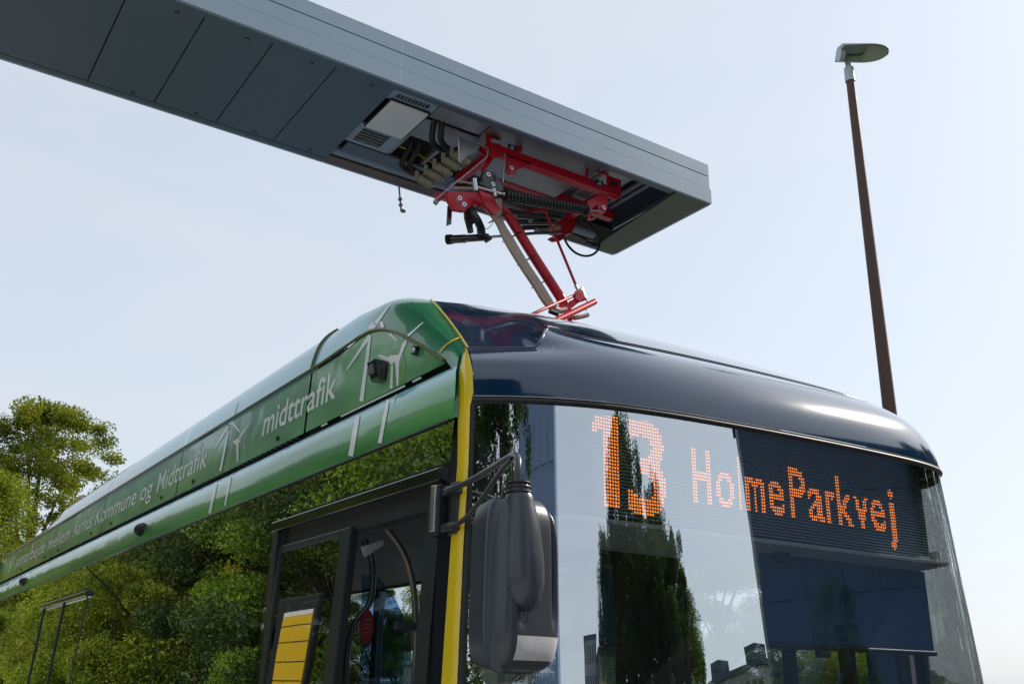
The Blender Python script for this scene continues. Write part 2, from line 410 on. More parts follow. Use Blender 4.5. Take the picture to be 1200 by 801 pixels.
# brow of the front mask, notch where the hatch lip steps up
UN0, UN1 = 0.085, 0.125
def zb(u):
    a = sm((u - UN0) / (UN1 - UN0))
    lo = BLz[-1]
    hi = 2.912 - 0.03*sm((u-.62)/.38)
    return lo + (hi - lo)*a + 0.005*math.sin(u*3)
mus = list(np.linspace(0, .07, 9)) + list(np.linspace(.072, .14, 38)) + list(np.linspace(.146, 1, 120))
rows = []
for u in mus:
    z1 = zb(u); zz = [2.563 + (z1-2.563)*t for t in np.linspace(0, 1, 14)]
    rows.append([mask(u, z, 0.004) for z in zz])
g = MB(); g.grid(rows, True)
# the lip turns inwards
g.grid([[r[-1], r[-1] + np.array([-(pn(u)[1][0])*.012, -(pn(u)[1][1])*.012, .004]), r[-1] + np.array([-(pn(u)[1][0])*.03, -(pn(u)[1][1])*.03, -.012])] for u, r in zip(mus, rows)], True)
g.build('front_mask', m_navy, bus)
g = MB(); g.tube([r_[-1] + np.array([0, 0, .001]) for u, r_ in zip(mus, rows) if u < .94], .0045, 8); g.build('hatch_lip', m_navy, bus)
# fairing hatch behind the brow
RT = [(1.985,3.60,3.243),(2.2,3.50,3.236),(2.6,3.43,3.237),(2.97,3.40,3.238),(3.4,3.38,3.226),(3.7,3.33,3.190),(3.9,3.24,3.12),(4.02,3.12,3.03),(4.08,3.02,2.95)]
RTs = spline(RT, 121)
uf = np.linspace(0, 0.93, 121)
Mfront = [atx(505,352,1.985), atx(523,372,1.925), atx(540,395,1.86), atx(548.5,408.5,1.803)]
rows = []; slot = []
for i, u in enumerate(uf):
    z1 = zb(u); n = pn(u)[1]; a = mask(u, z1, 0.004) - np.array([n[0], n[1], 0])*(0.012 if u < UN0 else 0.03)
    if u >= UN0: a = a + np.array([0, 0, 0.024*sm((u-UN0)/.05)])
    b = RTs[i]
    if i == 0: a = np.array(Mfront[3]); b = np.array(Mfront[0])
    r = []
    for t in np.linspace(0, 1, 12):
        p = a*(1-t) + b*t
        if i < 30:      # left edge follows the curved yellow seam
            e = np.array(spline(Mfront[::-1], 12)[int(round(t*11))]); e0 = Mfront[3]*(1-t) + Mfront[0]*t
            p = p + (e - e0)*(1 - i/30.0)
        p = p + np.array([0, -.02, .045])*math.sin(math.pi*t)*(0.55 if u < .7 else .3)*min(1, i/14)
        r.append(p)
    rows.append(r)
ra = np.array(rows)
for _ in range(40): ra[1:-1, 1:-1] = .5*ra[1:-1, 1:-1] + .125*(ra[:-2, 1:-1] + ra[2:, 1:-1] + ra[1:-1, :-2] + ra[1:-1, 2:])
rows = [list(r) for r in ra]
g = MB(); g.grid(rows, True)
# roof continues backward from the fairing top edge
g.grid([[r[-1], r[-1]*[1,1,1]+np.array([0,.15,.012]), np.array([r[-1][0] + (0 if 1.95 < r[-1][0] < 4 else 0), 4.4, 3.24])] for r in rows], True)
g.build('roof_fairing', m_navy, bus)
# shade of the slot under the hatch lip, put in as a matt black strip
g = MB(); sl = []
for i, u in enumerate(uf):
    if u < UN0: continue
    n = pn(u)[1]; a = mask(u, zb(u), 0.004)
    sl.append([a - np.array([n[0], n[1], 0])*.016 + np.array([0,0,-.004]), rows[i][0] + np.array([n[0], n[1], 0])*.003 - np.array([0,0,.004])])
g.grid(sl, True); g.build('hatch_slot_shade', pmat('slot_shade_black', (0.006, 0.006, 0.007), 0.95, spec=0.05), bus)

# ---- roof side: chamfer running back, nose piece wrapping to the yellow seam
Cn = [atx(422,394,1.775), atx(436,387,1.775), atx(446,385,1.775), atx(458,386.5,1.774), atx(470,391,1.772), atx(483,398,1.770), atx(496,404.5,1.767), atx(508,412,1.763), atx(521,421,1.757), atx(529,430,1.748), atx(535,440,1.738)]
Mn = [atx(430,368,1.90), atx(446,360.5,1.905), atx(457,355,1.915), atx(466,351,1.93), atx(475,349,1.945), atx(490,349.5,1.965), Mfront[0], Mfront[1], Mfront[2], atx(546,404.5,1.815), atx(546,409,1.80)]
SEAMY = [4.42, 6.58, 8.76, 10.93]
def loft(c, m, k=9, bulge=0.035):
    c = np.array(c); m = np.array(m); r = []
    for t in np.linspace(0, 1, k):
        p = c*(1-t)+m*t; r.append(p + np.array([-.6, 0, .8])*bulge*math.sin(math.pi*t)*(np.linalg.norm(m-c)/.27))
    return r
nose = [loft(a, b) for a, b in zip(spline(Cn, 41), spline(Mn, 41))]
g = MB(); g.grid(nose, True)
zE = 3.325
y0 = Cn[0][1]
first = nose[0]
g.grid([loft((1.775, SEAMY[0]-.006, 3.09), (1.90, SEAMY[0]-.006, zE)), first], True)
bus_skin = [g]
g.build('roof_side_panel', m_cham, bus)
prev = SEAMY[0]
for y1 in (6.58, 8.76, 10.93):
    g = MB(); g.grid([loft((1.775, y, 3.09), (1.90, y, zE)) for y in np.linspace(y1-.006, prev+.006, 8)], True)
    g.build('roof_side_panel', m_cham, bus); prev = y1
g = MB()
g.grid([loft((1.775, y, 3.09), (1.90, y, zE - .13*sm((y-10.9)/1.2)), bulge=.03) for y in np.linspace(REAR, 10.936, 10)], True)
g.build('roof_side_panel', m_cham, bus)
# seals: olive edge strips on seam and along the C line
g = MB()
for y in (SEAMY[0],):
    pts = loft((1.775, y, 3.085), (1.90, y, zE)); g.tube([(p[0]-.004, p[1], p[2]) for p in pts], .010, 6)
clin = [np.array((1.766, y, 3.083)) for y in (REAR, 10, 7, 5, 4.3)] + [p - np.array([.004, 0, .003]) for p in spline(Cn[:9], 30)]
g.tube(clin, .0075, 6)
g.build('edge_seal', m_olive, bus)
g = MB()
ys = [np.array(p) + np.array([-.007, 0, 0]) for p in spline([nose[-1][0]]+[Mn[-1]], 2)]
seam = [p + np.array([-.004, -.004, .003]) for p in spline(Mfront, 14)]
g.tube(seam, .0038, 6); 
g.build('yellow_seam', m_yellow, bus)

# ---- upper side panels (hatches) between the B gap and the C seam
def panel(ya, yb, top=None, zlo=2.757):
    g = MB(); pts = []
    if top is None:
        for y in np.linspace(yb, ya, 6): pts.append([(1.763 + .012*t, y, zlo + (3.07-zlo)*t) for t in np.linspace(0, 1, 6)])
    else:
        for p in top: pts.append([(1.763 + (p[0]-1.763)*t, p[1], zlo + (p[2]-.012-zlo)*t) for t in np.linspace(0, 1, 6)])
    g.grid(pts, True); return g
ysn = [(1.775, 4.408, 3.082), (1.775, 4.1, 3.082)] + [tuple(p) for p in spline(Cn[:9], 24)]
g = panel(0, 0, ysn); p0 = g; g.build('side_hatch', m_panel, bus)
g = MB(); g.grid([[(1.80, p[1]-.0, 2.66), (1.80, p[1], p[2]+.02)] for p in ysn], True); g.build('hatch_backing', m_black, bus)
pr = 4.432
hatches = [(4.432, 6.572), (6.590, 8.752), (8.770, 10.922), (10.940, 13.08), (13.10, REAR)]
for a, b in hatches:
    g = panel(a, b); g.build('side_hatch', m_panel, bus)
for a, b in hatches[:4]:
    for y in (a + .35, b - .35):
        g = MB(); g.tube([(1.768, y, 2.80), (1.758, y, 2.80)], .013, 14); g.build('latch', m_black, bus)
# dark backing in gap B and the seams, tiny vents, white tubes for light reflected in the gap
g = MB(); g.box((1.79, 3.72, 2.66), (1.83, REAR, 3.08)); g.box((1.79, 2.98, 2.60), (1.83, 3.72, 2.74)); g.build('hatch_backing', m_black, bus)
g = MB()
for y in np.arange(4.5, 9.5, .07): g.box((1.757, y, 2.746), (1.79, y+.03, 2.752))
g.build('vent_slots', m_frame, bus, kind='stuff')
for a_, b__ in (((400,487.5),(474,452)), ((484,447),(493,442.5)), ((377,499),(383,496))):
    g = MB(); g.tube([atx(*a_, 1.757), atx(*b__, 1.757)], .004, 6); g.build('gap_glint', m_white, bus)  # highlight along the gap modelled as thin white tubes

# ---- lower cove band
prof = [(1.700,2.492),(1.697,2.52),(1.698,2.56),(1.703,2.60),(1.712,2.64),(1.725,2.683),(1.746,2.713),(1.772,2.734),(1.80,2.742)]
g = MB()
def nosey(z): return float(np.interp(z, [2.49, 2.55, 2.62, 2.68, 2.72], [2.872, 2.872, 2.885, 2.915, 2.95]))
g.grid([[(x, (y if y > 3.1 else nosey(z)), z) for x, z in prof] for y in (REAR, 12, 10, 8, 6, 5, 4, 3.4, 2.9)], True)
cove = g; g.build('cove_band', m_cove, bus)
g = MB(); g.tube([(1.694, y, 2.490) for y in (REAR, 10, 6, 2.9)], .0045, 6); g.build('window_rail', m_frame, bus)

# ---- yellow corner and the black pillar strip beside it
Lf = [atx(545.5,408,1.795), atx(541,420,1.765), atx(537.5,437,1.742), atx(536.5,463,1.727), atx(536.5,500,1.712), atx(536,543,1.703), atx(528,638,1.688), atx(517,801,1.662)]
Rf = [atx(548,409,1.80), atx(551,420,1.76), atx(554,435,1.745), atx(554.8,462,1.735), atx(551,475,1.727), atx(549,543,1.712), atx(543,638,1.700), atx(535.5,801,1.674)]
Lf.append(Lf[-1] + (Lf[-1]-Lf[-2])*2.2); Rf.append(Rf[-1] + (Rf[-1]-Rf[-2])*2.2)
g = MB(); rr = []
for a, b in zip(Lf, Rf):
    rr.append([a*(1-t)+b*t + np.array([-.6,-.8,0])*.012*math.sin(math.pi*t)*min(1, np.linalg.norm(b-a)/.05) for t in np.linspace(0, 1, 6)])
g.grid(rr, True, flip=True); yel = g; g.build('yellow_corner_panel', m_yellow, bus)
g = MB(); g.grid([[b + np.array([.003,.002,0]), (b + ws(0, b[2]))/2 + np.array([-.006,-.004,0]), ws(0.002, b[2])] for b in Rf[3:]], True, flip=True)
g.build('corner_pillar', m_black, bus)
# green sliver between nose and yellow corner
g = MB()
g.grid([[np.array(p), np.array(q)] for p, q in zip(spline([Cn[8], atx(529,431,1.750), atx(532,445,1.735), atx(533,462,1.714), atx(532.5,488,1.6985)], 16), spline([atx(545,404,1.80), atx(543,414,1.775), atx(539,431,1.748), atx(537.4,455,1.727), atx(537,489,1.712)], 16))], True)
g.build('green_corner_fillet', m_green, bus)

# ---- side windows
def pane(ya, yb, z0, z1, mat, name='window_pane', dx=0.0, parent=None, label=None):
    g = MB(); g.grid([[(xs(z) + dx, y, z) for z in np.linspace(z0, z1, 4)] for y in np.linspace(yb, ya, 4)], True)
    return g.build(name, mat, parent or bus, label=label)
for a, b in ((4.50, 6.19), (6.205, 7.33), (7.345, 8.44), (10.36, 12.3), (12.315, REAR-.03)):
    pane(a, b, 0.98, 2.485, m_sideglass)
pane(2.875, 4.375, 2.335, 2.485, m_sideglass)
pane(4.385, 4.49, 2.30, 2.485, m_sideglass)
pane(8.455, 10.34, 2.285, 2.485, m_sideglass)
# black backing strips at pane joints (bonded glass)
g = MB()
for y in (4.38, 6.197, 7.337, 12.307, REAR-.02): g = MB(); g.box((1.705, y-.03, .98), (1.72, y+.03, 2.48)); g.build('window_joint', m_black, bus)
for y in (4.38, 6.197, 7.337, 12.307):
    g = MB(); g.grid([[(xs(z)-.0015, yy_, z) for z in (.98, 1.7, 2.486)] for yy_ in (y+.006, y-.006)], True); g.build('window_joint', m_black, bus)
# lower side body
for a, b in ((4.50, 4.75), (5.75, 8.42), (11.75, REAR)):
    g = MB(); g.grid([[(1.655 - .02*(z < .9), y, z) for z in (0.30, 0.6, 0.9, 0.905, 0.975)] for y in (b, a)], True); g.build('lower_body', m_green, bus)
g = MB(); g.box((1.66, 10.4, .6), (1.70, 11.75, .975)); g.build('wheel_arch', m_green, bus)
g = MB(); g.box((1.66, 4.75, .6), (1.70, 5.75, .975)); g.build('wheel_arch', m_green, bus)

# far side, back, roof, floor, ceiling
g = MB()
g.box((4.20, 2.95, .3), (4.24, REAR, .95)); g.box((4.19, 2.95, 2.42), (4.235, REAR, 2.72))
g.add([(4.19,3.45,2.72),(4.19,REAR,2.72),(4.16,REAR,3.09),(4.16,3.5,3.0)], [(0,1,2,3)])
g.add([(4.16,3.5,3.0),(4.16,REAR,3.09),(4.04,REAR,3.24),(4.04,3.62,3.20)], [(0,1,2,3)])
g.box((1.74, REAR-.02, .3), (4.22, REAR+.02, 3.04))
g.build('outer_shell', m_green, bus)
g = MB(); g.box((1.93, 4.4, 3.19), (4.05, REAR, 3.235)); g.build('roof', m_navy, bus)
for x in (2.62, 3.32):
    g = MB(); g.box((x-.03, 3.75, 3.30), (x+.03, 4.95, 3.34)); g.box((x-.02, 3.9, 3.235), (x+.02, 3.95, 3.30)); g.box((x-.02, 4.75, 3.235), (x+.02, 4.8, 3.30)); g.build('contact_rail', m_frame, bus)
g = MB(); g.box((1.75, 2.95, 2.44), (4.18, REAR-.05, 2.475)); g.build('ceiling', m_int, bus)
g = MB(); g.box((1.78, 2.75, .32), (4.18, REAR-.05, .37)); g.build('floor', m_int, bus)
for a, b in ((3.0, 4.35), (4.45, 6.2), (6.3, 8.3), (8.4, 10.3), (10.4, 12.4), (12.5, 14.4)):
    g = MB(); g.box((4.205, a, .97), (4.215, b, 2.41)); g.build('window_pane', m_farglass, bus)
g = MB()
for y in (2.95, 4.4, 6.25, 8.35, 10.35, 12.45): g = MB(); g.box((4.17, y-.05, .9), (4.235, y+.05, 2.44)); g.build('far_pillar', m_int, bus)
for y in (5.0, 5.9, 6.8, 7.7, 10.6, 11.5, 12.4):
    for x in (2.15, 3.75):
        if x < 3 and y < 6.5: continue
        g = MB(); g.box((x-.22, y-.2, .75), (x+.22, y+.2, .83)); g.box((x-.22, y+.17, .8), (x+.22, y+.24, 1.42)); g.box((x-.05, y-.05, .37), (x+.05, y+.05, .75))
        g.build('seat', m_seat, bus, bevel=.02)
# wheels
for x, sg in ((1.72, -1), (4.18, 1)):
    for y in (5.25, 11.1):
        g = MB(); g.tube([(x, y, .48), (x - sg*.28, y, .48)], .475, 40); w = g.build('wheel', m_tyre, bus)
        g = MB(); g.tube([(x + sg*.008, y, .48), (x - sg*.02, y, .48)], [.28, .30], 32); g.build('rim', m_chrome, w)
        g = MB(); g.tube([(x + sg*.012, y, .48), (x + sg*.05, y, .48)], [.12, .09], 20); g.build('hub', m_frame, w)

# ---- front door
DY0, DY1 = 2.965, 4.47
g = MB()
g.prism([(xs(2.28)-.020, DY0-.05, 2.272), (xs(2.28)-.020, DY0-.05, 2.318), (1.71, DY0-.05, 2.33), (1.71, DY0-.05, 2.272)], (0, DY1-DY0+.08, 0))
g.build('door_header', m_blackg, bus, bevel=.004)
g = MB(); g.box((1.70, DY0-.02, 2.185), (1.75, DY1+.01, 2.275)); g.build('door_lintel', m_black, bus)
g = MB(); g.box((1.672, DY1-.055, .40), (1.70, DY1+.01, 2.27)); g.build('door_jamb', m_frame, bus, bevel=.004)
g = MB(); g.grid([[(xs(z)+.006, y, z) for z in (.40, 1.6, 2.27)] for y in (DY0+.055, DY0+.01, DY0-.035)], True, flip=False); g.box((1.685, DY0-.03, .4), (1.73, DY0+.03, 2.2)); g.build('door_jamb', m_frame, bus)
leaf_ = MB()
def slab(ya, yb, za, zb_, dx0, dx1):
    return [(xs(za)+dx0, ya, za), (xs(za)+dx1, ya, za), (xs(za)+dx1, yb, za), (xs(za)+dx0, yb, za), (xs(zb_)+dx0, ya, zb_), (xs(zb_)+dx1, ya, zb_), (xs(zb_)+dx1, yb, zb_), (xs(zb_)+dx0, yb, zb_)]
g = MB(); g.hexa(slab(3.635, 3.73, .42, 2.20, -.004, .035)); g.hexa(slab(4.37, 4.41, .42, 2.20, -.004, .035))
g.hexa(slab(3.73, 4.37, .42, .52, -.003, .035)); g.hexa(slab(3.73, 4.37, 2.165, 2.20, -.003, .035))
lf = g.build('door_leaf', m_frame, bus, bevel=.006)
g = MB(); g.hexa(slab(3.728, 4.372, .52, 2.166, .004, .012)); g.build('door_glass', m_doorglass, lf)
# the other leaf stands folded inwards: frame edge only
g = MB(); g.hexa([(1.74, 3.02, .42), (2.05, 3.02, .42), (2.05, 3.05, .42), (1.74, 3.05, .42), (1.76, 3.02, 2.2), (2.0, 3.02, 2.2), (2.0, 3.05, 2.2), (1.76, 3.05, 2.2)])
lf2 = MB(); lf2.beam((1.76, 3.03, .42), (1.77, 3.03, 2.2), .04, .03, (0, 1, 0)); lf2.build('door_leaf', m_frame, bus)
# handrails
h1 = [aty(453,620,3.35), aty(466,636,3.35), aty(478,660,3.35), aty(484,685,3.35), aty(487,720,3.35), aty(486,801,3.35)]
g = MB(); g.tube(spline(h1 + [h1[-1] + np.array([0, 0, -.9])], 30), .0125, 10); g.build('handrail', m_rail, bus)
h2 = [aty(427,632,3.7), aty(434,650,3.7), aty(437,680,3.7), aty(433,706,3.7), aty(417,728,3.7), aty(409,750,3.7), aty(405,801,3.7)]
g = MB(); g.tube(spline(h2, 30), .013, 10); g.build('handrail', m_tubeblk, bus)
h3 = [aty(489,774,3.35), aty(498,775,3.35), aty(506,781,3.35), aty(508,801,3.35)]
g = MB(); g.tube(spline(h3, 14), .012, 10); g.build('handrail', m_rail, bus)
c0 = aty(476,733,3.35); g = MB(); g.box((c0[0]-.045, 3.33, c0[2]-.014), (c0[0]+.035, 3.37, c0[2]+.014)); g.build('rail_bracket', m_frame, bus, bevel=.003)
c0 = aty(430,733,3.66); g = MB()
poly = [(c0[0]+.030*math.cos(a), c0[1], c0[2]+.064*math.sin(a)) for a in np.linspace(0, 2*math.pi, 25)[:-1]]
g.prism(poly, (0, .006, 0)); sg_ = g.build('oval_sign', m_redsign, bus)
g = MB()
for k in range(4): g.box((c0[0]-.017+.003*abs(k-1.5), c0[1]-.0015, c0[2]-.028+.017*k), (c0[0]+.017-.003*abs(k-1.5), c0[1]-.0003, c0[2]-.024+.017*k))
g.build('sign_print', m_int, sg_)
# cab partition glass seen through the door
pp = [aty(*q, 3.85) for q in ((425,672),(443,676),(462,698),(473,722),(474,742),(481,741),(484,801),(422,801))]
g = MB(); g.prism(pp, (0, .006, 0)); g.build('cab_partition', m_tintpane, bus)
g = MB(); g.prism([aty(*q, 3.6) for q in ((424,640),(449,632),(450,638),(428,652))], (0, .01, 0)); g.build('ceiling_lamp', m_intl, bus)

# ---- middle door: header, leaf edges
g = MB()
g.prism([(1.655, 8.40, 2.222), (1.655, 8.40, 2.262), (1.70, 8.40, 2.275), (1.70, 8.40, 2.222)], (0, 1.98, 0)); g.build('door_header', m_blackg, bus, bevel=.003)
for y in (8.46, 9.40, 10.33):
    g = MB(); g.hexa(slab(y-.025, y+.025, .42, 2.22, -.002, .03)); g.build('door_jamb', m_frame, bus)
for a, b in ((8.485, 9.375), (9.425, 10.305)):
    g = MB(); g.grid([[(xs(z)+.006, y, z) for z in (.42, 1.4, 2.22)] for y in (b, a)], True); g.build('door_glass', m_sideglass, bus)

# ---- marker lamps, camera, sensor on the side
for px, py, rr_ in ((166, 620, .088), (28, 681, .10)):
    c = atx(px, py, 1.70); g = MB()
    n = 14; pts = []
    for i in range(9):
        t = i/8; rad = math.sqrt(max(0, 1-t*t)); pts.append([(1.705 - .055*t, c[1] + rr_*rad*math.cos(2*math.pi*k/20) + .0*t, c[2] + .046*rad*math.sin(2*math.pi*k/20)) for k in range(21)])
    g.grid(pts, True); g.build('side_marker', m_black, bus)
c = atx(445, 435, 1.745)
g = MB(); g.hexa([(1.72, c[1]-.035, c[2]-.045), (1.775, c[1]-.035, c[2]-.045), (1.775, c[1]+.035, c[2]-.045), (1.72, c[1]+.035, c[2]-.045), (1.695, c[1]-.038, c[2]+.042), (1.775, c[1]-.038, c[2]+.042), (1.775, c[1]+.038, c[2]+.042), (1.695, c[1]+.038, c[2]+.042)])
cm = g.build('side_camera', m_blackg, bus, bevel=.008)
g = MB(); g.box((1.700, c[1]-.022, c[2]-.022), (1.712, c[1]+.022, c[2]+.028)); g.build('camera_window', m_int, cm, bevel=.004)
c = atx(488, 411, 1.763); g = MB(); g.tube([(1.768, c[1], c[2]), (1.748, c[1], c[2])], .020, 20); sn = g.build('round_sensor', m_blackg, bus)
g = MB(); g.tube([(1.75, c[1], c[2]), (1.742, c[1], c[2])], [.013, .011], 16); g.build('sensor_lens', m_chrome, sn)

# ---- printed decals laid on the side skin (shell surfaces hit along the drawn outline)
skin_v = []; skin_f = []
for gg in (p0, cove, bus_skin[0]):
    b = len(skin_v); skin_v += gg.v; skin_f += [[b+i for i in f] for f in gg.f]
for a, b_ in hatches[:2]:
    gg = panel(a, b_); b = len(skin_v); skin_v += gg.v; skin_f += [[b+i for i in f] for f in gg.f]
y_ = [loft((1.775, y, 3.09), (1.90, y, zE)) for y in (6.57, 4.43)]
gg = MB(); gg.grid(y_); b = len(skin_v); skin_v += gg.v; skin_f += [[b+i for i in f] for f in gg.f]
bv = BVHTree.FromPolygons([Vector(v) for v in skin_v], skin_f)
def hit(px, py, lift=.0035):
    d = Vector(ray(px, py)).normalized(); loc, n, i, dist = bv.ray_cast(Vector(CAM), d, 60)
    if loc is None: return None
    if n.dot(d) > 0: n = -n
    return loc + n*lift
def blade(g, a, b, wa, wb, n=16, lift=.0035):
    a = np.array(a, float); b = np.array(b, float); d = (b-a)/np.linalg.norm(b-a); q = np.array([-d[1], d[0]]); prevp = None
    for i in range(n+1):
        t = i/n; c = a*(1-t)+b*t; w = wa*(1-t)+wb*t
        l = hit(*(c-q*w/2), lift); r = hit(*(c+q*w/2), lift)
        if l is None or r is None: prevp = None; continue
        if prevp and (l-prevp[0]).length < .35: g.add([prevp[0], prevp[1], r, l], [(0,1,2,3)])
        prevp = (l, r)
def blob(g, pts, lift=.003):
    h = [hit(*p, lift) for p in pts]
    if all(x is not None for x in h): g.add(h, [tuple(range(len(h)))])
def circ(cx, cy, rx, ry, n=18, a0=0, a1=360): return [(cx+rx*math.cos(R_(a)), cy-ry*math.sin(R_(a))) for a in np.linspace(a0, a1, n, endpoint=(a1-a0) < 359)]
for bsh in (circ(463, 430, 13, 22), circ(480, 432, 13, 18), circ(494, 435, 9, 9), circ(443, 452, 10, 17), circ(272, 538, 7, 11), circ(262, 546, 6, 9)):
    g = MB(); blob(g, bsh, .0014)
    if g.v: g.build('printed_bush', m_pale, bus)
L2 = .0026
for strokes in (
    [((434.5,391),(424,470),3.0,4.6), ((421,480),(411.5,534),4.8,6.0), ((441,379),(457,357.5),4.2,1.4), ((439.5,380),(425,392),7,3), ((436,390),(407,433),4.6,1.6), ((448,383),(466,399),5.0,1.6), ((434,385),(450,380),9,7)],
    [((476,396),(496,378),2.8,1.2), ((477,396),(475,404),2.4,3), ((474.5,402),(466,425),4.4,3), ((443.5,416),(462,424),2.0,8), ((457,421),(469,419),9,7), ((466,424),(466.5,452),5,2.0), ((460,428),(459,455),2.6,3.2), ((466,459),(461,473),1.6,1.2), ((456,465),(445.5,519),3.6,4.4)],
    [((268,504),(258,555),2.2,2.6), ((255,562),(246,601),2.6,3.2), ((270,497),(279,471),3.2,1.2), ((268,499),(252,526),3,1.2), ((271,493),(282,506),4,1.4), ((266,497),(273,493),5,4)],
    [((279,517),(279,541),2,1.6), ((275,519),(281,515),5,5), ((281,513),(295,494),1.6,.8), ((271,558),(264,592),2,2.2)]):
    g = MB()
    for st_ in strokes: blade(g, *st_, lift=L2)
    g.build('printed_wind_turbine', m_white, bus)
g = MB()
for a_, b__ in (((516,412.5),(523,405)), ((523,405),(531,399.5)), ((531,399.5),(540,395.5))): blade(g, a_, b__, 1.5, 1.5, 6, .004)
g.build('yellow_seam', m_yellow, bus)

# ---- lettering
FONTOBJ = {}
def text_mesh(body, size, offset=0.0, shear=0.0, spacing=1.0):
    cu = bpy.data.curves.new('t', 'FONT'); cu.body = body; cu.size = size; cu.offset = offset; cu.shear = shear; cu.space_character = spacing
    cu.resolution_u = 4
    o = bpy.data.objects.new('t', cu); COL.objects.link(o)
    dg = bpy.context.evaluated_depsgraph_get(); dg.update()
    me = bpy.data.meshes.new_from_object(o.evaluated_get(dg))
    bpy.data.objects.remove(o)
    return me
def side_text(body, ya, yb, zbase, height, x=1.7625, mat=None, offset=0.0, name='lettering', shear=.0):
    me = text_mesh(body, 1.0, offset, shear)
    v = np.array([w.co[:] for w in me.vertices]); f = [list(p.vertices) for p in me.polygons]
    x0, x1 = v[:, 0].min(), v[:, 0].max(); cap = 0.73
    out_ = []
    for p in v:
        z = zbase + p[1]/cap*height; y = ya + (yb-ya)*(p[0]-x0)/(x1-x0)
        xx = 1.763 + .012*(z-2.757)/(3.07-2.757) - .0016
        out_.append((xx, y, z))
    g = MB(); g.add(out_, f); return g.build(name, mat or m_white, bus)
side_text('midttrafik', 5.03, 4.085, 2.862, .150, offset=.010)
for w_, a_, b__ in (('samarbejde', 13.2, 11.35), ('mellem', 11.2, 10.1), ('Aarhus', 9.95, 9.15), ('Kommune', 9.03, 7.68), ('og', 7.56, 7.23), ('Midttrafik', 7.10, 5.985)):
    side_text(w_, a_, b__, 2.858, .150, offset=.006)

# ---- destination display behind the windscreen
DYP = 2.64; DX0, DX1, DZ0, DZ1 = 2.135, 4.085, 2.175, 2.575
NCOL, NROW = 156, 32
cw = (DX1-DX0)/NCOL; ch = (DZ1-DZ0)/NROW
g = MB(); g.box((DX0-.02, DYP+.004, DZ0-.01), (DX1+.015, DYP+.08, DZ1+.01)); disp = g.build('destination_display', m_dback, bus)
g = MB()
for r in range(NROW+1):
    z = DZ0 + r*ch; g.box((DX0, DYP-.006, z-.002), (DX1, DYP+.004, z+.002))
g.build('louvre', m_louv, disp, kind='stuff')
lit = np.zeros((NROW, NCOL), bool)
def raster(body, c0, c1, rbase, caprows, offset=0.0):
    me = text_mesh(body, 1.0, offset)
    v = [w.co[:] for w in me.vertices]; f = [list(p.vertices) for p in me.polygons]
    x0 = min(p[0] for p in v); x1 = max(p[0] for p in v)
    b = BVHTree.FromPolygons([Vector((p[0], p[1], 0)) for p in v], f)
    for c in range(int(c0), int(c1)+1):
        for r in range(NROW):
            X = x0 + (c + .5 - c0)/(c1 - c0)*(x1 - x0); Y = (r + .5 - rbase)/caprows*.73
            h_ = b.ray_cast(Vector((X, Y, 1)), Vector((0, 0, -1)), 2)
            if h_[0] is not None: lit[r, c] = True
def colof(px, py=560): return (aty(px, py, DYP)[0] - DX0)/cw
for ch_, a, b_ in (('H',39,47),('o',49,57),('l',59,60),('m',62,71),('e',72.5,80),('P',83,91),('a',92,100),('r',101,106),('k',107,115.5),('v',116,124),('e',125,133),('j',134.5,139)):
    raster(ch_, a, b_, 7.3, 17.2, 0.015)
lit[2:31, 4:10] = True
for k in range(9): lit[int(22+k*.55):int(26+k*.55), 9-k] = True
for k in range(5): lit[23+k//2:26+k//2, k] = True
raster('3', 13.5, 28, 1.6, 29.0, 0.02)
g = MB(); go = MB()
for r in range(NROW):
    for c in range(NCOL):
        x = DX0 + (c+.5)*cw; z = DZ0 + (r+.5)*ch
        t, s_ = (g, .0036) if lit[r, c] else (go, .0026)
        t.add([(x-s_, DYP+.001, z-s_), (x+s_, DYP+.001, z-s_), (x+s_, DYP+.001, z+s_), (x-s_, DYP+.001, z+s_)], [(0,1,2,3)])
g.build('lit_led', m_led, disp, kind='stuff'); go.build('unlit_led', m_ledoff, disp, kind='stuff')
# shelf and side wall around the display
g = MB(); g.hexa([(2.0, 2.61, 2.135), (4.11, 2.56, 2.135), (4.11, 2.95, 2.10), (2.0, 2.95, 2.10), (2.0, 2.61, 2.152), (4.11, 2.56, 2.152), (4.11, 2.95, 2.16), (2.0, 2.95, 2.16)])
g.build('display_shelf', m_shelf, bus, bevel=.003)
g = MB(); g.box((4.085, 2.60, 2.15), (4.112, 2.66, 2.20)); g.build('shelf_bracket', m_shelf, bus)
g = MB(); g.box((3.96, 2.60, 2.155), (4.03, 2.62, 2.172)); g.build('shelf_clip', m_white, bus)
g = MB(); g.box((1.98, 2.74, 2.16), (4.12, 2.76, 2.60)); g.build('display_housing', m_int, bus)
# roller blind
bA, bB = aty(893, 640, 2.70), aty(1094, 763, 2.70)
x0 = aty(902, 757, 2.70)[0]; x1 = bB[0]; zb_ = bB[2]
g = MB(); nn = 30
g.grid([[(x, 2.70 + .006*math.sin(x*7), z) for z in (zb_, 2.12)] for x in np.linspace(x0-.02, x1, nn)], True); bl_ = g.build('roller_blind', m_blind, bus)
g = MB(); g.tube([(x0-.04, 2.70, zb_-.008), (x1+.01, 2.70, zb_-.008)], .012, 10); g.build('blind_bar', m_frame, bl_)
g = MB(); g.tube([(x0+.05, 2.68, 2.105), (x0+.12, 2.68, 2.105)], .02, 14); g.build('blind_bracket', m_blackg, bl_)
c = aty(962, 766, 2.70); g = MB(); g.tube([(c[0]-.03, 2.69, c[2]), (c[0]+.03, 2.69, c[2])], .016, 12); g.build('blind_pull', m_blackg, bl_)
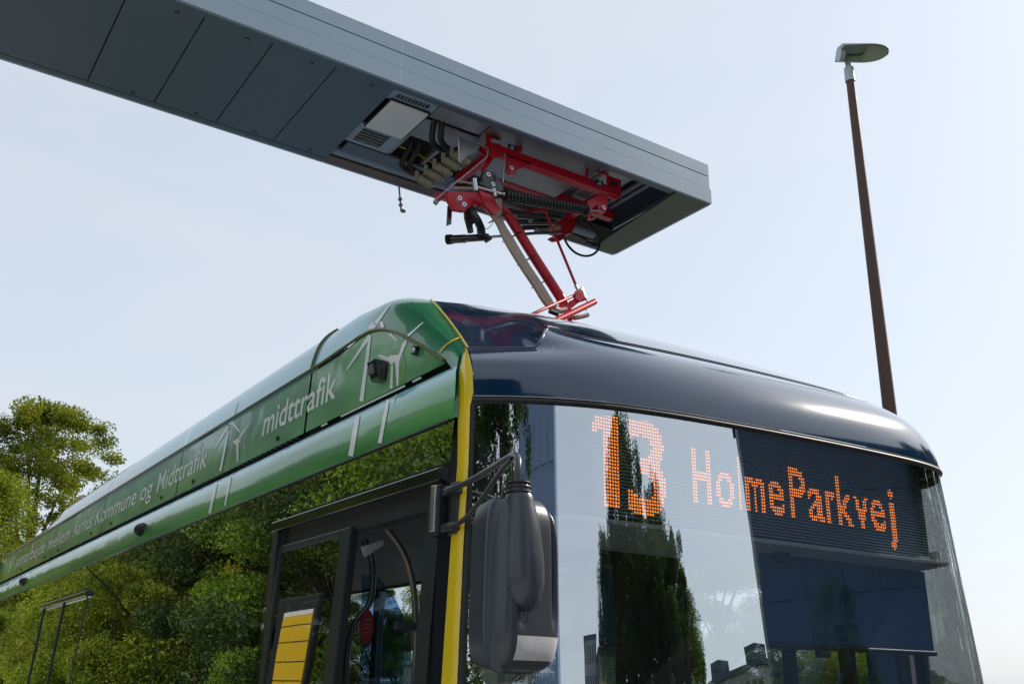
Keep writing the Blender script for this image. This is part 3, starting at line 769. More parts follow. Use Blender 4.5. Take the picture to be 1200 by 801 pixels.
# cab posts seen under the blind
for px in (932, 1000, 1040, 1087):
    c = aty(px, 790, 2.85); w = .016 if px != 1040 else .07
    if px == 1000: w = .026
    g = MB(); g.box((c[0]-w, 2.85, .6), (c[0]+w, 2.90, 2.10)); g.build('cab_post', m_frame if px != 1040 else m_blind, bus)
g = MB(); g.box((2.85, 3.60, .37), (3.50, 3.63, 2.44)); g.build('added_cab_blocker', m_int, bus)  # added panel, blocks the bright view through the far windows
# dashboard and cab seat
g = MB(); g.box((1.95, 2.60, .9), (4.05, 2.95, 1.12)); g.build('dashboard', m_int, bus, bevel=.03)
g = MB(); g.box((3.1, 3.7, .9), (3.6, 4.1, 1.0)); g.box((3.1, 4.05, 1.0), (3.6, 4.15, 1.6)); g.build('driver_seat', m_seat, bus, bevel=.04)
# glass screen at the entrance, pale in the light
pA, pB = aty(652, 655, 3.0), aty(719, 662, 3.0)
g = MB(); g.box((pA[0], 3.0, 1.0), (pB[0], 3.006, (pA[2]+pB[2])/2)); g.build('entrance_screen', glassmat('entrance_glass', (.5,.62,.6), .42, dirt=.05), bus)

# ---- wipers out of frame are left off; mirror on its arm
MY = 2.40
def mp2(px, py, y=MY): return aty(px, py, y)
bk = [aty(509,570,2.80), aty(531,570,2.76), aty(528,628,2.76), aty(507,630,2.80)]
bx = atx(514, 600, 1.69)
g = MB(); g.box((1.655, 2.885, bx[2]-.088), (1.70, 2.945, bx[2]+.088)); mb_ = g.build('mirror_bracket', m_frame, bus, bevel=.006)
g = MB(); g.box((1.645, 2.895, bx[2]-.075), (1.657, 2.925, bx[2]+.085)); g.build('bracket_cover', m_chrome, mb_, bevel=.003)
g = MB(); g.box((1.665, 2.80, bx[2]+.045), (1.72, 2.90, bx[2]+.075)); g.box((1.665, 2.80, bx[2]-.080), (1.72, 2.90, bx[2]-.050)); g.box((1.685, 2.81, bx[2]-.09), (1.725, 2.87, bx[2]+.09)); g.build('bracket_fork', m_tubeblk, mb_, bevel=.005)
up = [aty(522,576,2.83), aty(545,566,2.74), aty(572,551,2.60), aty(594,537,2.46), aty(602,533,2.41), aty(607,537,2.36), aty(607,549,MY-.06), aty(606,562,MY-.062)]
g = MB(); g.tube(spline(up, 40), [.0105]*40, 12); g.build('mirror_arm', m_tubeblk, bus)
lo = [aty(526,617,2.82), aty(537,613,2.78), aty(546,606,2.74), aty(560,590,2.65), aty(578,565,2.54), aty(592,546,2.46), aty(600,538,2.42)]
g = MB(); g.tube(spline(lo, 40), [.0085]*40, 12); g.build('mirror_arm', m_tubeblk, bus)
# mirror housing: rounded front shell with grooves either side of the arm cover
c0 = mp2(604, 680); HW, HH = .122, .315
XA = np.array([.985, .17, 0.0]); YA = np.array([-.17, .985, 0.0])     # width axis, depth axis (towards the rear)
ctr = (mp2(575, 700, MY-.05) + mp2(661, 700, MY-.05))/2 + YA*.05; ztop = mp2(605, 583)[2]; zbot = mp2(605, 789)[2]
HW = float(np.linalg.norm(mp2(650,700)-mp2(570,700)))/2; HH = (ztop-zbot)/2; ctr[2] = (ztop+zbot)/2
def outl(a, k=4.5):
    ca, sa = math.cos(a), math.sin(a)
    r = (abs(ca)**k + abs(sa)**k)**(-1/k); return r*ca, r*sa
def depth(u, v, r):
    d = .085*(1 - r**7)**.5 if r < 1 else 0
    gr = 0
    for sgn in (-1, 1):
        xx = (u - .10 - sgn*(.56 - .06*max(0, -v)))/.09
        if v > -.55: gr += math.exp(-xx*xx)*min(1, (v+.55)*2.2)
    d -= .030*gr
    return d
pts = []
for i in range(33):
    r = i/32; row = []
    for k in range(97):
        u, v = outl(2*math.pi*k/96, 5); u *= r; v *= r
        p = ctr + XA*u*HW*(1 - .03*v) + np.array([0,0,1])*v*HH - YA*depth(u, v, r)
        row.append(p)
    pts.append(row)
back = []
for i in range(8):
    t = i/7; row = []
    for k in range(97):
        u, v = outl(2*math.pi*k/96, 5); s_ = 1 - .05*t*t
        row.append(ctr + XA*u*HW*s_*(1 - .03*v) + np.array([0,0,1])*v*HH*s_ + YA*.075*t)
    back.append(row)
g = MB(); g.grid(pts + back, True); mh = g.build('mirror_housing', m_plastic, bus)
g = MB(); g.add([b_ for b_ in back[-1][:-1]], [tuple(range(96))[::-1]]); g.build('mirror_glass', m_chrome, mh)
# arm cover, teardrop
sec = [(563,11.5),(569,12),(572,14),(576,13.4),(580,15.5),(592,18.5),(612,22.5),(640,26),(668,27.5),(690,26),(705,21),(713,13.5),(717,6),(718.5,.5)]
rows = []
for py, hw in sec:
    cpt = mp2(608 + (py-563)*.012, py, MY-.062); w = hw/421*1.0; row = []
    for k in range(33):
        a = 2*math.pi*k/32; row.append(cpt + XA*w*math.cos(a) - YA*w*1.15*math.sin(a))
    rows.append(row)
g = MB(); g.grid(spline(np.array(rows).reshape(len(rows), -1), 60).reshape(60, 33, 3).tolist(), True, flip=True); g.build('arm_cover', m_plastic, mh)
for py in (566, 571.5, 577):
    cpt = mp2(608, py, MY-.062); w = (13 + (py-566)*.2)/421
    g = MB(); g.tube([cpt + XA*w*math.cos(a) - YA*w*1.1*math.sin(a) for a in np.linspace(0, 2*math.pi, 25)], .0035, 6, False); g.build('rubber_ring', m_black, mh)
# white reflector plate on the chin
g = MB(); rowsr = []
for v in np.linspace(-.86, -.60, 8):
    row = []
    for u in np.linspace(-.60, .86, 14):
        r = (abs(u)**5 + abs(v)**5)**.2
        row.append(ctr + XA*u*HW*(1-.03*v) + np.array([0,0,1])*v*HH - YA*(depth(u, v, min(.999, r)) + .002))
    rowsr.append(row)
g.grid(rowsr, True); g.build('reflector_strip', m_retro, mh)
# ================================================================== CHARGING CANOPY
ZC = 4.45; YF, YB = 3.845, 4.70; XE = 4.05; XW = -4.2; ZT = 4.45 + .275
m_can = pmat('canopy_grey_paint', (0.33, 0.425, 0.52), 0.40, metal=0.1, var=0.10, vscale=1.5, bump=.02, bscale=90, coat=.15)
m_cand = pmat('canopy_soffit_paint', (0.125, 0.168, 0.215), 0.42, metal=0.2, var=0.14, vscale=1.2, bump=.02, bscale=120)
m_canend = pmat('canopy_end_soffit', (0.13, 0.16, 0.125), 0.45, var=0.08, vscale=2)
m_galv = pmat('galvanised_sheet', (0.36, 0.37, 0.39), 0.42, metal=0.55, var=0.18, vscale=9, bump=.05)
m_dark = pmat('dark_cavity', (0.02, 0.023, 0.026), 0.7, var=.3)
m_warm = pmat('warm_edge_profile', (0.20, 0.17, 0.15), 0.5)
m_lampg = pmat('lamp_cover', (0.90, 0.92, 0.90), 0.18, coat=.6, var=.15, vscale=5)
can = thing('charging_canopy', 'long grey panelled canopy arm of the charging station reaching over the bus roof', 'charging canopy', (-3.2, 4.27, 0))
joints = [-4.2, -2.2, -0.2, 1.865, 2.43, XE]
joints = [-4.2, -2.2, -0.2, 1.865, XE]
bz = [(ZC, ZC+.098, .006), (ZC+.104, ZC+.186, 0.0), (ZC+.192, ZT, .0)]
for i in range(len(joints)-1):
    a, b_ = joints[i], joints[i+1]
    for z0, z1, pr_ in bz:
        g = MB(); g.box((a+.0004, YF-.045-pr_, z0), (b_-.0004 + (.002 if pr_ else -.004)*(i == 3), YF-.033, z1)); g.build('fascia_board', m_can, can, bevel=.0008)
        g = MB(); g.box((a+.0015, YB+.033, z0), (b_-.0015, YB+.045+pr_, z1)); g.build('fascia_board', m_can, can, bevel=.0008)
g = MB(); g.box((-4.2, YF-.033, ZC+.02), (XE-.02, YF-.02, ZT-.005)); g.box((-4.2, YB+.02, ZC+.02), (XE-.02, YB+.033, ZT-.005)); g.build('fascia_backing', m_dark, can)
for z0, z1, pr_ in bz:
    g = MB(); g.box((XE-.012, YF-.030, z0), (XE+.002 + pr_, YB+.030, z1)); g.build('end_board', m_can, can, bevel=.002)
g = MB(); g.box((-4.2, YF-.03, ZT-.012), (XE-.014, YB+.03, ZT+.004)); g.build('canopy_roof', m_can, can)
# soffit panels
sj = [-4.2, -3.5, -2.5, -1.5, -.6, .56, .89, 1.215, 1.54, 1.862]
sj = [-4.2, -2.6, -1.1, .555, .885, 1.212, 1.537, 1.862]
for i in range(len(sj)-1):
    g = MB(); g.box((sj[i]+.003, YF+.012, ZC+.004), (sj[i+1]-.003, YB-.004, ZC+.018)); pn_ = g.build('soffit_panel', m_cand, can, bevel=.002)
    if i >= 2:
        for yy in (YF+.05, YB-.03):
            for xx in ((sj[i]+sj[i+1])/2 + .05,):
                g = MB(); g.tube([(xx, yy, ZC+.006), (xx, yy, ZC+.0015)], .011, 12); g.build('screw', m_dark, pn_)
                g = MB(); g.tube([(xx, yy, ZC+.004), (xx, yy, ZC-.0005)], .004, 8); g.build('screw', m_chrome, pn_)
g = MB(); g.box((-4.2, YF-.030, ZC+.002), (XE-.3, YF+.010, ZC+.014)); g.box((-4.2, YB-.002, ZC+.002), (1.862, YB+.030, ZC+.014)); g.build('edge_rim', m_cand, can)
g = MB(); g.prism([(1.862, YB-.03, ZC+.012), (1.862, YB+.0, ZC+.035), (1.862, YB+.03, ZC+.012), (1.862, YB+.01, ZC-.002)], (XE-.28-1.862, 0, 0)); g.build('edge_rim', m_warm, can)
g = MB(); g.tube([(1.862, YB-.055, ZC+.045), (XE-.26, YB-.055, ZC+.045)], .028, 14); g.build('cable_conduit', m_can, can)
# end soffit
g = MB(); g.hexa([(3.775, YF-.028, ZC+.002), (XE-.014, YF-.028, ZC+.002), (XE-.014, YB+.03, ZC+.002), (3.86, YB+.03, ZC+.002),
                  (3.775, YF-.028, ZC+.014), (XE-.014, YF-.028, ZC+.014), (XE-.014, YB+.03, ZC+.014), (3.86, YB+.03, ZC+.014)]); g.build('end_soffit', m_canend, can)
# inside of the open bay
ZI = ZC + .16
g = MB(); g.box((1.87, YF-.02, ZI), (3.0, YB+.02, ZI+.01)); g.build('bay_ceiling', m_galv, can)
g = MB(); g.box((3.0, YF-.02, ZI-.02), (3.62, YB+.02, ZI-.01)); g.build('bay_ceiling', m_galv, can)
g = MB(); g.box((3.62, YF-.02, ZI+.04), (XE-.05, YB+.02, ZI+.05)); g.build('bay_ceiling', m_cand, can)
g = MB(); g.box((1.87, YB-.012, ZC+.02), (XE-.02, YB-.002, ZI)); g.build('bay_side', m_galv, can)
g = MB(); g.box((1.87, YF-.002, ZC+.014), (XE-.02, YF+.004, ZI)); g.build('bay_side', m_galv, can)
for x in (3.30, 3.36, 3.42, 3.68, 3.74):
    g = MB(); g.tube([(x, YF, ZI-.025), (x, YB, ZI-.025)], .018, 10); g.build('ceiling_rib', m_galv, can)
g = MB(); g.box((2.50, YF+.04, ZI-.10), (3.28, YB-.25, ZI-.085)); g.build('mounting_plate', m_galv, can, bevel=.004)
# tray with lamp, vents and openings (the strip just after the closed soffit)
ZP = ZC + .022
g = MB()
pass
g = MB(); g.box((1.868, YF+.012, ZP), (2.135, YF+.055, ZP+.01)); g.build('service_tray', m_can, can)
g = MB(); g.box((1.868, YF+.055, ZP), (1.90, YF+.10, ZP+.01)); g.build('service_tray', m_can, can)
g = MB(); g.box((2.10, YF+.055, ZP), (2.135, YF+.10, ZP+.01)); g.build('service_tray', m_can, can)
g = MB(); g.box((1.868, YF+.10, ZP), (2.135, YF+.125, ZP+.01)); g.build('service_tray', m_can, can)
g = MB(); g.box((1.868, 4.265, ZP), (2.135, 4.30, ZP+.01)); g.build('service_tray', m_can, can)
g = MB(); g.box((1.868, 4.30, ZP), (1.905, 4.45, ZP+.01)); g.build('service_tray', m_can, can)
g = MB(); g.box((2.07, 4.30, ZP), (2.135, 4.45, ZP+.01)); g.build('service_tray', m_can, can)
g = MB(); g.box((1.868, 4.45, ZP), (2.135, 4.475, ZP+.01)); g.build('service_tray', m_can, can)

g = MB(); g.box((1.895, YF+.115, ZP-.022), (2.118, 4.262, ZP-.004)); lp = g.build('lamp_panel', m_lampg, can, bevel=.006)
g = MB(); g.box((1.889, YF+.109, ZP-.012), (2.124, 4.268, ZP-.003)); g.build('lamp_frame', m_frame, can)
g = MB()
for k in range(9): g.box((1.905+.021*k, YF+.058, ZP+.004), (1.914+.021*k, YF+.098, ZP+.02))
g.build('vent_grille', m_galv, can)
g = MB()
for k in range(5): g.box((1.91, 4.31+.03*k, ZP+.004), (2.065, 4.316+.03*k, ZP+.02))
g.build('vent_grille', m_galv, can)
g = MB(); g.box((1.868, YF+.012, ZP+.07), (2.14, 4.60, ZP+.08)); g.build('tray_back', m_dark, can)
g = MB(); g.box((2.145, YF+.012, ZP+.005), (2.46, YF+.16, ZP+.015)); g.build('bay_plate', m_galv, can)
g = MB(); g.box((2.145, YF+.20, ZP+.01), (2.50, 4.24, ZP+.02)); g.build('bay_plate', m_galv, can, bevel=.003)
g = MB(); g.box((2.145, 4.25, ZP+.06), (2.75, 4.62, ZP+.07)); g.build('bay_plate', m_dark, can)
g = MB(); g.box((1.90, 4.49, ZP-.002), (2.60, 4.60, ZP+.012)); g.build('bay_plate', m_cand, can)
for x in (2.14, 2.36, 2.62):
    g = MB(); g.box((x, 4.24, ZP+.01), (x+.02, 4.66, ZP+.04)); g.build('bay_strut', m_galv, can)
for k, (a, b_, c) in enumerate((((2.20,4.05),(2.26,4.12),(2.36,4.16)), ((2.235,4.02),(2.30,4.09),(2.39,4.12)), ((2.22,4.34),(2.24,4.44),(2.36,4.50)), ((2.26,4.32),(2.28,4.42),(2.39,4.47)))):
    g = MB(); g.tube(spline([(a[0]-.02, a[1]-.02, ZC+.16), (a[0], a[1], ZC+.05), (b_[0]-.02, b_[1], ZC-.045), (b_[0]+.04, b_[1]+.02, ZC-.055), (c[0]+.04, c[1], ZC-.02)], 24), .017, 10); g.build('black_cable', m_black, can)
g = MB(); g.tube(spline([(2.10,4.40,ZC+.05),(2.28,4.42,ZC+.055),(2.45,4.43,ZC+.03),(2.62,4.44,ZC+.06)], 14), .004, 6); g.build('yellow_wire', m_yellow, can)
# mast at the kerb
g = MB(); g.box((-4.6, YF-.05, 0.12), (-4.2, YB+.05, ZT)); g.build('mast', m_can, can, bevel=.01)
g = MB(); g.box((-4.9, YF-.25, 0.12), (-3.9, YB+.25, .20)); g.build('mast_foot', m_galv, can, bevel=.01)
# little sensor probe hanging from the rear edge
a = aty(467.5, 219, 4.73); b_ = aty(470, 246, 4.73)
g = MB(); g.tube([a, b_*.25+a*.75, b_], .0055, 8); g.tube([a*.5+b_*.5, a*.42+b_*.58], .013, 10); g.tube([a*.25+b_*.75, a*.18+b_*.82], .013, 10)
g.ell(b_ + np.array([.012, 0, -.003]), (.02, .012, .012), 14, 8); g.build('hanging_probe', m_galv, can)

# ================================================================== PANTOGRAPH
m_red = pmat('red_paint', (0.62, 0.008, 0.030), 0.40, coat=.15, var=.12)
m_hose = pmat('beige_hose', (0.56, 0.44, 0.36), 0.6, var=.12, vscale=20)
m_ins = pmat('insulator_ceramic', (0.32, 0.29, 0.21), 0.5, var=.25, vscale=30)
m_blue = pmat('blue_sticker', (0.01, 0.05, 0.16), 0.4)
pg = thing('pantograph', 'red folding charging pantograph with black coil spring, lowered from the canopy to the bus roof', 'pantograph', (2.95, 4.2, 4.45))
def c3(x, y): return (500 + x/3.3333, 140 + y/3.3333)      # pixel in the enlarged crop -> photo pixel
def q(x, y, d=4.0): return aty(*c3(x, y), d)
# front beam and its upstand plates
g = MB(); A_, B_ = q(262,118), q(742,282)
A_[2] = B_[2] = (A_[2]+B_[2])/2
zt = .030; g.box((A_[0]-.03, 3.985, A_[2]-zt), (B_[0]+.0, 4.04, A_[2]+zt-.006)); g.build('front_beam', m_red, pg, bevel=.004)
ZBm = A_[2]
def plate(poly, d, th, name, mat=m_red, bevel=.002, par=None):
    g = MB(); g.prism([q(x, y, d) for x, y in poly], (0, th, 0)); return g.build(name, mat, par or pg, bevel=bevel)
plate([(235,44),(290,62),(290,82),(252,70),(252,88),(292,98),(292,130),(235,112)], 4.0, .01, 'end_bracket')
plate([(362,92),(375,96),(375,126),(362,122)], 4.0, .05, 'lug')
g = MB(); pts = [q(x,y,3.99) for x,y in ((626,222),(626,196),(634,190),(700,212),(708,220),(708,248))]; g.tube(pts, .009, 8); g.build('handle_loop', m_red, pg)
plate([(708,218),(760,236),(760,300),(742,312),(708,296)], 4.0, .012, 'end_bracket')
plate([(720,240),(745,248),(745,262),(720,254)], 3.995, .004, 'bracket_slot', m_dark, 0)
plate([(724,268),(740,273),(740,284),(724,279)], 3.995, .004, 'bracket_slot', m_dark, 0)
plate([(255,60),(280,68),(280,78),(255,70)], 3.996, .003, 'bracket_slot', m_dark, 0)
for (x, y) in ((332,108), (674,247)):
    o1 = plate([(x-14,y-15),(x+15,y-6),(x+15,y+13),(x-14,y+5)], 3.980, .002, 'blue_label', m_blue, 0)
    plate([(x-7,y+2),(x+9,y+6),(x+9,y+9),(x-7,y+5)], 3.978, .001, 'label_print', m_white, 0, o1)
    plate([(x-3,y-8),(x-1,y-7),(x-1,y+1),(x-3,y)], 3.978, .001, 'label_print', m_white, 0, o1)
    plate([(x+3,y-6),(x+6,y-5),(x+6,y+4),(x+3,y+3)], 3.978, .001, 'label_print', m_white, 0, o1)
# gussets
plate([(225,96),(300,128),(318,140),(352,212),(330,212),(308,205),(318,150),(296,142),(262,150),(225,112)], 3.99, .012, 'gusset')
plate([(300,130),(412,170),(398,180),(360,192),(345,212),(322,214),(312,160)], 3.985, .014, 'gusset')
plate([(238,110),(262,118),(262,150),(236,190),(215,205),(215,190),(234,165)], 4.05, .012, 'gusset')
plate([(628,318),(690,284),(708,300),(706,350),(692,368),(672,366),(668,332),(640,352),(640,388),(660,378),(660,386),(632,390)], 3.99, .02, 'spring_anchor')
# rear beam
A2, B2 = q(300,232,4.42), q(560,314,4.42)
g = MB(); g.box((A2[0]-.05, 4.40, A2[2]-.03), (B2[0]+.35, 4.45, A2[2]+.03)); g.build('rear_beam', m_red, pg, bevel=.004)
g = MB(); g.box((B_[0]-.075, 4.04, ZBm-.025), (B_[0]-.03, 4.42, ZBm+.02)); g.build('cross_beam', m_red, pg, bevel=.003); g = MB(); g.box((A_[0]+.0, 4.04, ZBm-.025), (A_[0]+.045, 4.42, ZBm+.02)); g.build('cross_beam', m_red, pg, bevel=.003)
plate([(520,385),(588,392),(570,440),(548,450),(520,440)], 4.42, .05, 'rear_bracket')
plate([(480,462),(520,446),(545,452),(530,470),(500,474)], 4.42, .03, 'rear_bracket')
# coil spring
S0, S1 = Vector(q(308,297,3.96)), Vector(q(622,354,3.96)); ax_ = (S1-S0).normalized(); e1 = ax_.cross(Vector((0,1,0))).normalized(); e2 = ax_.cross(e1)
turns = 25; path = []
for i in range(turns*16+1):
    a = 2*math.pi*i/16; p = S0 + (S1-S0)*(i/(turns*16)); path.append(p + (e1*math.cos(a) + e2*math.sin(a))*.0285)
g = MB(); g.tube(path, .0047, 6); g.build('coil_spring', m_tubeblk, pg)
g = MB(); g.tube([S0 - ax_*.03, S1], .019, 12); g.tube([S0 - ax_*.004, S0 + ax_*.004], .033, 16); g.tube([S1 - ax_*.004, S1 + ax_*.004], .033, 16); g.build('spring_core', m_black, pg)
g = MB(); g.tube([S1, q(680,358,3.97)], .006, 8); g.build('spring_rod', m_galv, pg)
g = MB(); g.tube([q(190,262,3.94), q(300,292,3.95)], .0075, 10); g.tube([q(186,232,3.94), q(192,278,3.94)], .014, 12); g.tube([q(262,270,3.95), q(268,300,3.95)], .010, 10); g.ell(q(300,292,3.95), (.012,.012,.012)); g.build('tension_rod', m_chrome, pg)
g = MB(); g.tube([q(306,135,3.975), q(300,200,3.975), q(298,248,3.975)], .006, 8); g.build('toothed_strap', m_galv, pg)
for (x, y) in ((330,190), (240,216), (258,254), (128,308), (146,332), (690,345)):
    g = MB(); c = q(x, y, 3.98); g.tube([c + np.array([0,.012,0]), c + np.array([0,-.006,0])], .0125, 16); b0 = g.build('pivot_bolt', m_chrome, pg)
    g = MB(); g.tube([c + np.array([0,-.005,0]), c + np.array([0,-.010,0])], .006, 6); g.build('bolt_head', m_ins, b0)
# knuckle plates
plate([(228,195),(262,205),(300,260),(296,285),(262,278),(205,250)], 4.02, .03, 'knuckle_plate', m_tubeblk)
plate([(80,282),(150,284),(215,285),(250,330),(262,345),(200,330),(170,338),(150,358),(110,352),(84,310)], 4.06, .03, 'knuckle_plate')
plate([(205,275),(250,292),(290,350),(262,372),(225,330)], 4.0, .02, 'knuckle_plate')
# main arm
g = MB(); g.tube([q(218,285,4.12), q(322,380,4.12), q(425,545,4.12), q(540,722,4.12)], .029, 16); g.build('main_arm', m_red, pg)
for k, (dx, r) in enumerate(((-22,.0145), (-7,.0145), (-40,.0140))):
    y_ = 4.08
    pts = [q(262 if k < 2 else 226, 305 if k < 2 else 335, y_), q(300+dx*.9, 390, y_), q(345+dx*.9, 470, y_), q(400+dx*.8, 560, y_), q(460+dx*.75, 650, y_), q(505+dx*.7, 725, y_), q(530+dx*.5, 750, y_)]
    pts = [q(270,312,y_) if k == 0 else (q(284,312,y_) if k == 1 else q(228,345,y_)), q(292+dx*.55, 392, y_), q(338+dx*.75, 470, y_), q(392+dx*.75, 560, y_), q(452+dx*.75, 650, y_), q(500+dx*.7, 725, y_), q(520+dx*.3, 752, y_)]
    g = MB(); g.tube(spline(pts, 30), r, 10); g.build('beige_hose', m_hose, pg)
for (x, y) in ((271,388), (326,462), (384,552), (440,642)):
    a = q(x-22, y+12, 4.10); b_ = q(x+42, y-22, 4.10); ce = (a+b_)/2; l = (b_-a)/2; w = np.array([0, -.034, 0])
    g = MB(); g.tube([ce + l*math.cos(t) + w*math.sin(t) for t in np.linspace(0, 2*math.pi, 21)], .0035, 6, False); g.tube([a, a - l*.25], .003, 5); g.build('cable_tie', m_black, pg)
# thin upper rod and its joint
g = MB(); g.tube([q(462,360,4.25), q(470,375,4.25), q(586,655,4.16)], .0085, 10); g.build('guide_rod', m_red, pg)
g = MB(); g.tube([q(580,645,4.16), q(592,668,4.16)], .0095, 10); g.ell(q(600,668,4.14), (.016,.016,.016), 12, 8); g.tube([q(606,660,4.14), q(620,700,4.12)], .010, 10); g.build('rod_joint', m_chrome, pg)
g = MB(); g.tube([q(350,790,3.92), q(430,752,3.98), q(585,683,4.12)], .0095, 10); g.build('control_rod', m_red, pg)
g = MB(); g.tube([q(470,800,4.0), q(540,768,4.03), q(655,712,4.10)], .0185, 14); g.ell(q(655,712,4.10), (.0185,.0185,.0185)); g.build('head_tube', m_red, pg)
plate([(520,722),(560,708),(606,690),(612,702),(585,722),(560,742),(530,745)], 4.10, .05, 'head_plate')
plate([(585,668),(612,675),(622,705),(600,712),(580,700)], 4.09, .02, 'head_plate')
g = MB(); g.tube([q(500,742,4.07), q(520,748,4.07), q(545,742,4.07)], .016, 10); g.tube([q(575,775,4.12), q(612,768,4.12), q(630,762,4.12)], .0135, 10); g.tube([q(510,735,4.09), q(530,752,4.09)], .012, 10); g.build('hose_end', m_hose, pg)
g = MB(); g.tube([q(480,748,4.06), q(512,760,4.06)], .014, 8); g.tube([q(618,694,4.09), q(630,716,4.09), q(622,745,4.09)], .0035, 6); g.build('hose_clamp', m_black, pg)
# hidden head frame with contact strips resting on the roof rails
g = MB(); g.box((2.55, 3.95, 3.36), (3.40, 4.02, 3.40)); g.box((2.55, 4.45, 3.36), (3.40, 4.52, 3.40)); g.box((2.95, 4.0, 3.40), (3.0, 4.47, 3.44)); g.build('contact_head', m_red, pg, bevel=.004)
g = MB(); g.tube([q(560,742,4.1), (3.2, 4.15, 3.55), (2.98, 4.2, 3.43)], .018, 10); g.build('head_link', m_red, pg)
# actuator
g = MB(); g.tube([q(82,469,4.2), q(98,468,4.2)], .028, 14); g.tube([q(98,468,4.2), q(150,465,4.2)], .0235, 14); g.tube([q(150,465,4.2), q(238,459,4.2)], .021, 14); g.tube([q(78,462,4.2), q(92,461,4.2)], .019, 8); g.build('actuator', m_blackg, pg)
g = MB(); g.tube([q(148,450,4.195), q(148,484,4.195)], .003, 6); g.tube([q(238,459,4.2), q(300,455,4.2)], .008, 10); g.build('actuator_rod', m_chrome, pg)
g = MB(); g.tube([q(375,448,4.2), q(420,444,4.2), q(525,442,4.2)], .0095, 10); g.tube([q(230,475,4.2), q(250,462,4.2)], .012, 8); g.build('black_rod', m_tubeblk, pg)
g = MB(); a0 = [(148,330),(185,340),(215,390),(228,420),(232,448),(205,452),(202,420),(192,398),(180,412),(184,440),(168,440),(152,380)]
g.prism([q(x, y, 4.16) for x, y in a0], (0, .02, 0)); g.build('actuator_lever', m_tubeblk, pg, bevel=.002)
plate([(84,335),(101,335),(97,408),(80,414)], 4.12, .012, 'hanging_strap', m_tubeblk)
# mechanism block behind
for (a, b_, r, m) in (((335,372),(520,385),.020,m_tubeblk), ((350,400),(500,402),.016,m_tubeblk), ((370,425),(470,420),.013,m_frame), ((385,360),(470,352),.012,m_red), ((320,352),(380,366),.012,m_tubeblk), ((470,430),(520,420),.014,m_ins)):
    g = MB(); g.tube([q(*a, 4.32), q(*b_, 4.32)], r, 10); g.build('linkage_rod', m, pg)
for x, y in ((375,436), (428,432), (405,395), (500,455), (345,378)):
    g = MB(); g.ell(q(x, y, 4.28), (.014,.014,.014), 10, 8); g.build('rod_end', m_galv, pg)
g = MB(); g.tube(spline([q(590,392,4.4), q(640,415,4.4), q(676,470,4.4), q(668,510,4.4), q(625,533,4.4), q(578,518,4.4), q(545,480,4.4), q(538,465,4.4)], 30), .0075, 8); g.build('cable_loop', m_black, pg)
g = MB(); g.tube(spline([q(585,450,4.42), q(620,470,4.42), q(668,492,4.42), q(678,470,4.42)], 16), .005, 8); g.build('cable_loop', m_black, pg)
g = MB(); g.tube(spline([q(215,430,4.1), q(240,425,4.1), q(262,400,4.1)], 10), .002, 5); g.build('thin_wire', m_black, pg)
# red rods on the left between insulators and knuckle
g = MB(); g.tube([q(100,268,4.1), q(190,270,4.08)], .009, 8); g.tube([q(118,240,4.1), q(190,252,4.08)], .007, 8); g.build('feed_rod', m_hose, pg)
plate([(30,290),(60,280),(82,284),(72,310),(50,318)], 4.2, .02, 'knuckle_plate')
plate([(200,100),(245,96),(290,118),(262,128),(232,148),(205,120)], 4.06, .012, 'knuckle_plate')
# insulators
for k in range(5):
    t = k/4; c = q(162-138*t, 165+92*t, 4.02+.05*k)
    c2 = c + np.array([-.075, .03, .035])
    prf = []; dv = c2 - c; n_ = 17
    g = MB(); rs = [.021 + .0085*(j % 2) for j in range(n_)]
    rs[0] = .010; rs[-1] = .012
    g.tube([c + dv*j/(n_-1) for j in range(n_)], rs, 14); ins = g.build('insulator', m_ins, pg)
    g = MB(); g.tube([c - dv*.14, c + dv*.02], .009, 8); g.tube([c - dv*.08, c - dv*.02], .014, 6); g.build('terminal_bolt', m_galv, ins)
    g = MB(); g.box((c2[0]-.022, c2[1]-.008, c2[2]-.022), (c2[0]-.0, c2[1]+.008, c2[2]+.040)); g.build('terminal_block', m_ins, ins, bevel=.004)
for (a, b_) in (((240,112),(235,148)), ((235,148),(28,318))):
    g = MB(); g.beam(q(*a, 3.97), q(*b_, 3.97 if a[0] == 240 else 4.1), .008, .006); g.build('support_bar', m_galv, pg)
g = MB()
fr_ = [(125,60),(125,160),(135,168)]; g.tube([q(*p, 3.98) for p in fr_], .0045, 6); g.tube([q(*p, 3.98) for p in ((125,60),(215,100),(240,112))], .003, 6); g.build('shield_frame', m_chrome, pg)
g = MB(); g.prism([q(*p, 3.99) for p in ((128,66),(212,104),(190,130),(160,140),(140,160),(128,158))], (0, .003, 0)); g.build('shield_plate', m_galv, pg)
g = MB(); g.tube([q(30,318,4.1), q(42,330,4.1)], .013, 8); g.build('terminal_bolt', m_galv, pg)

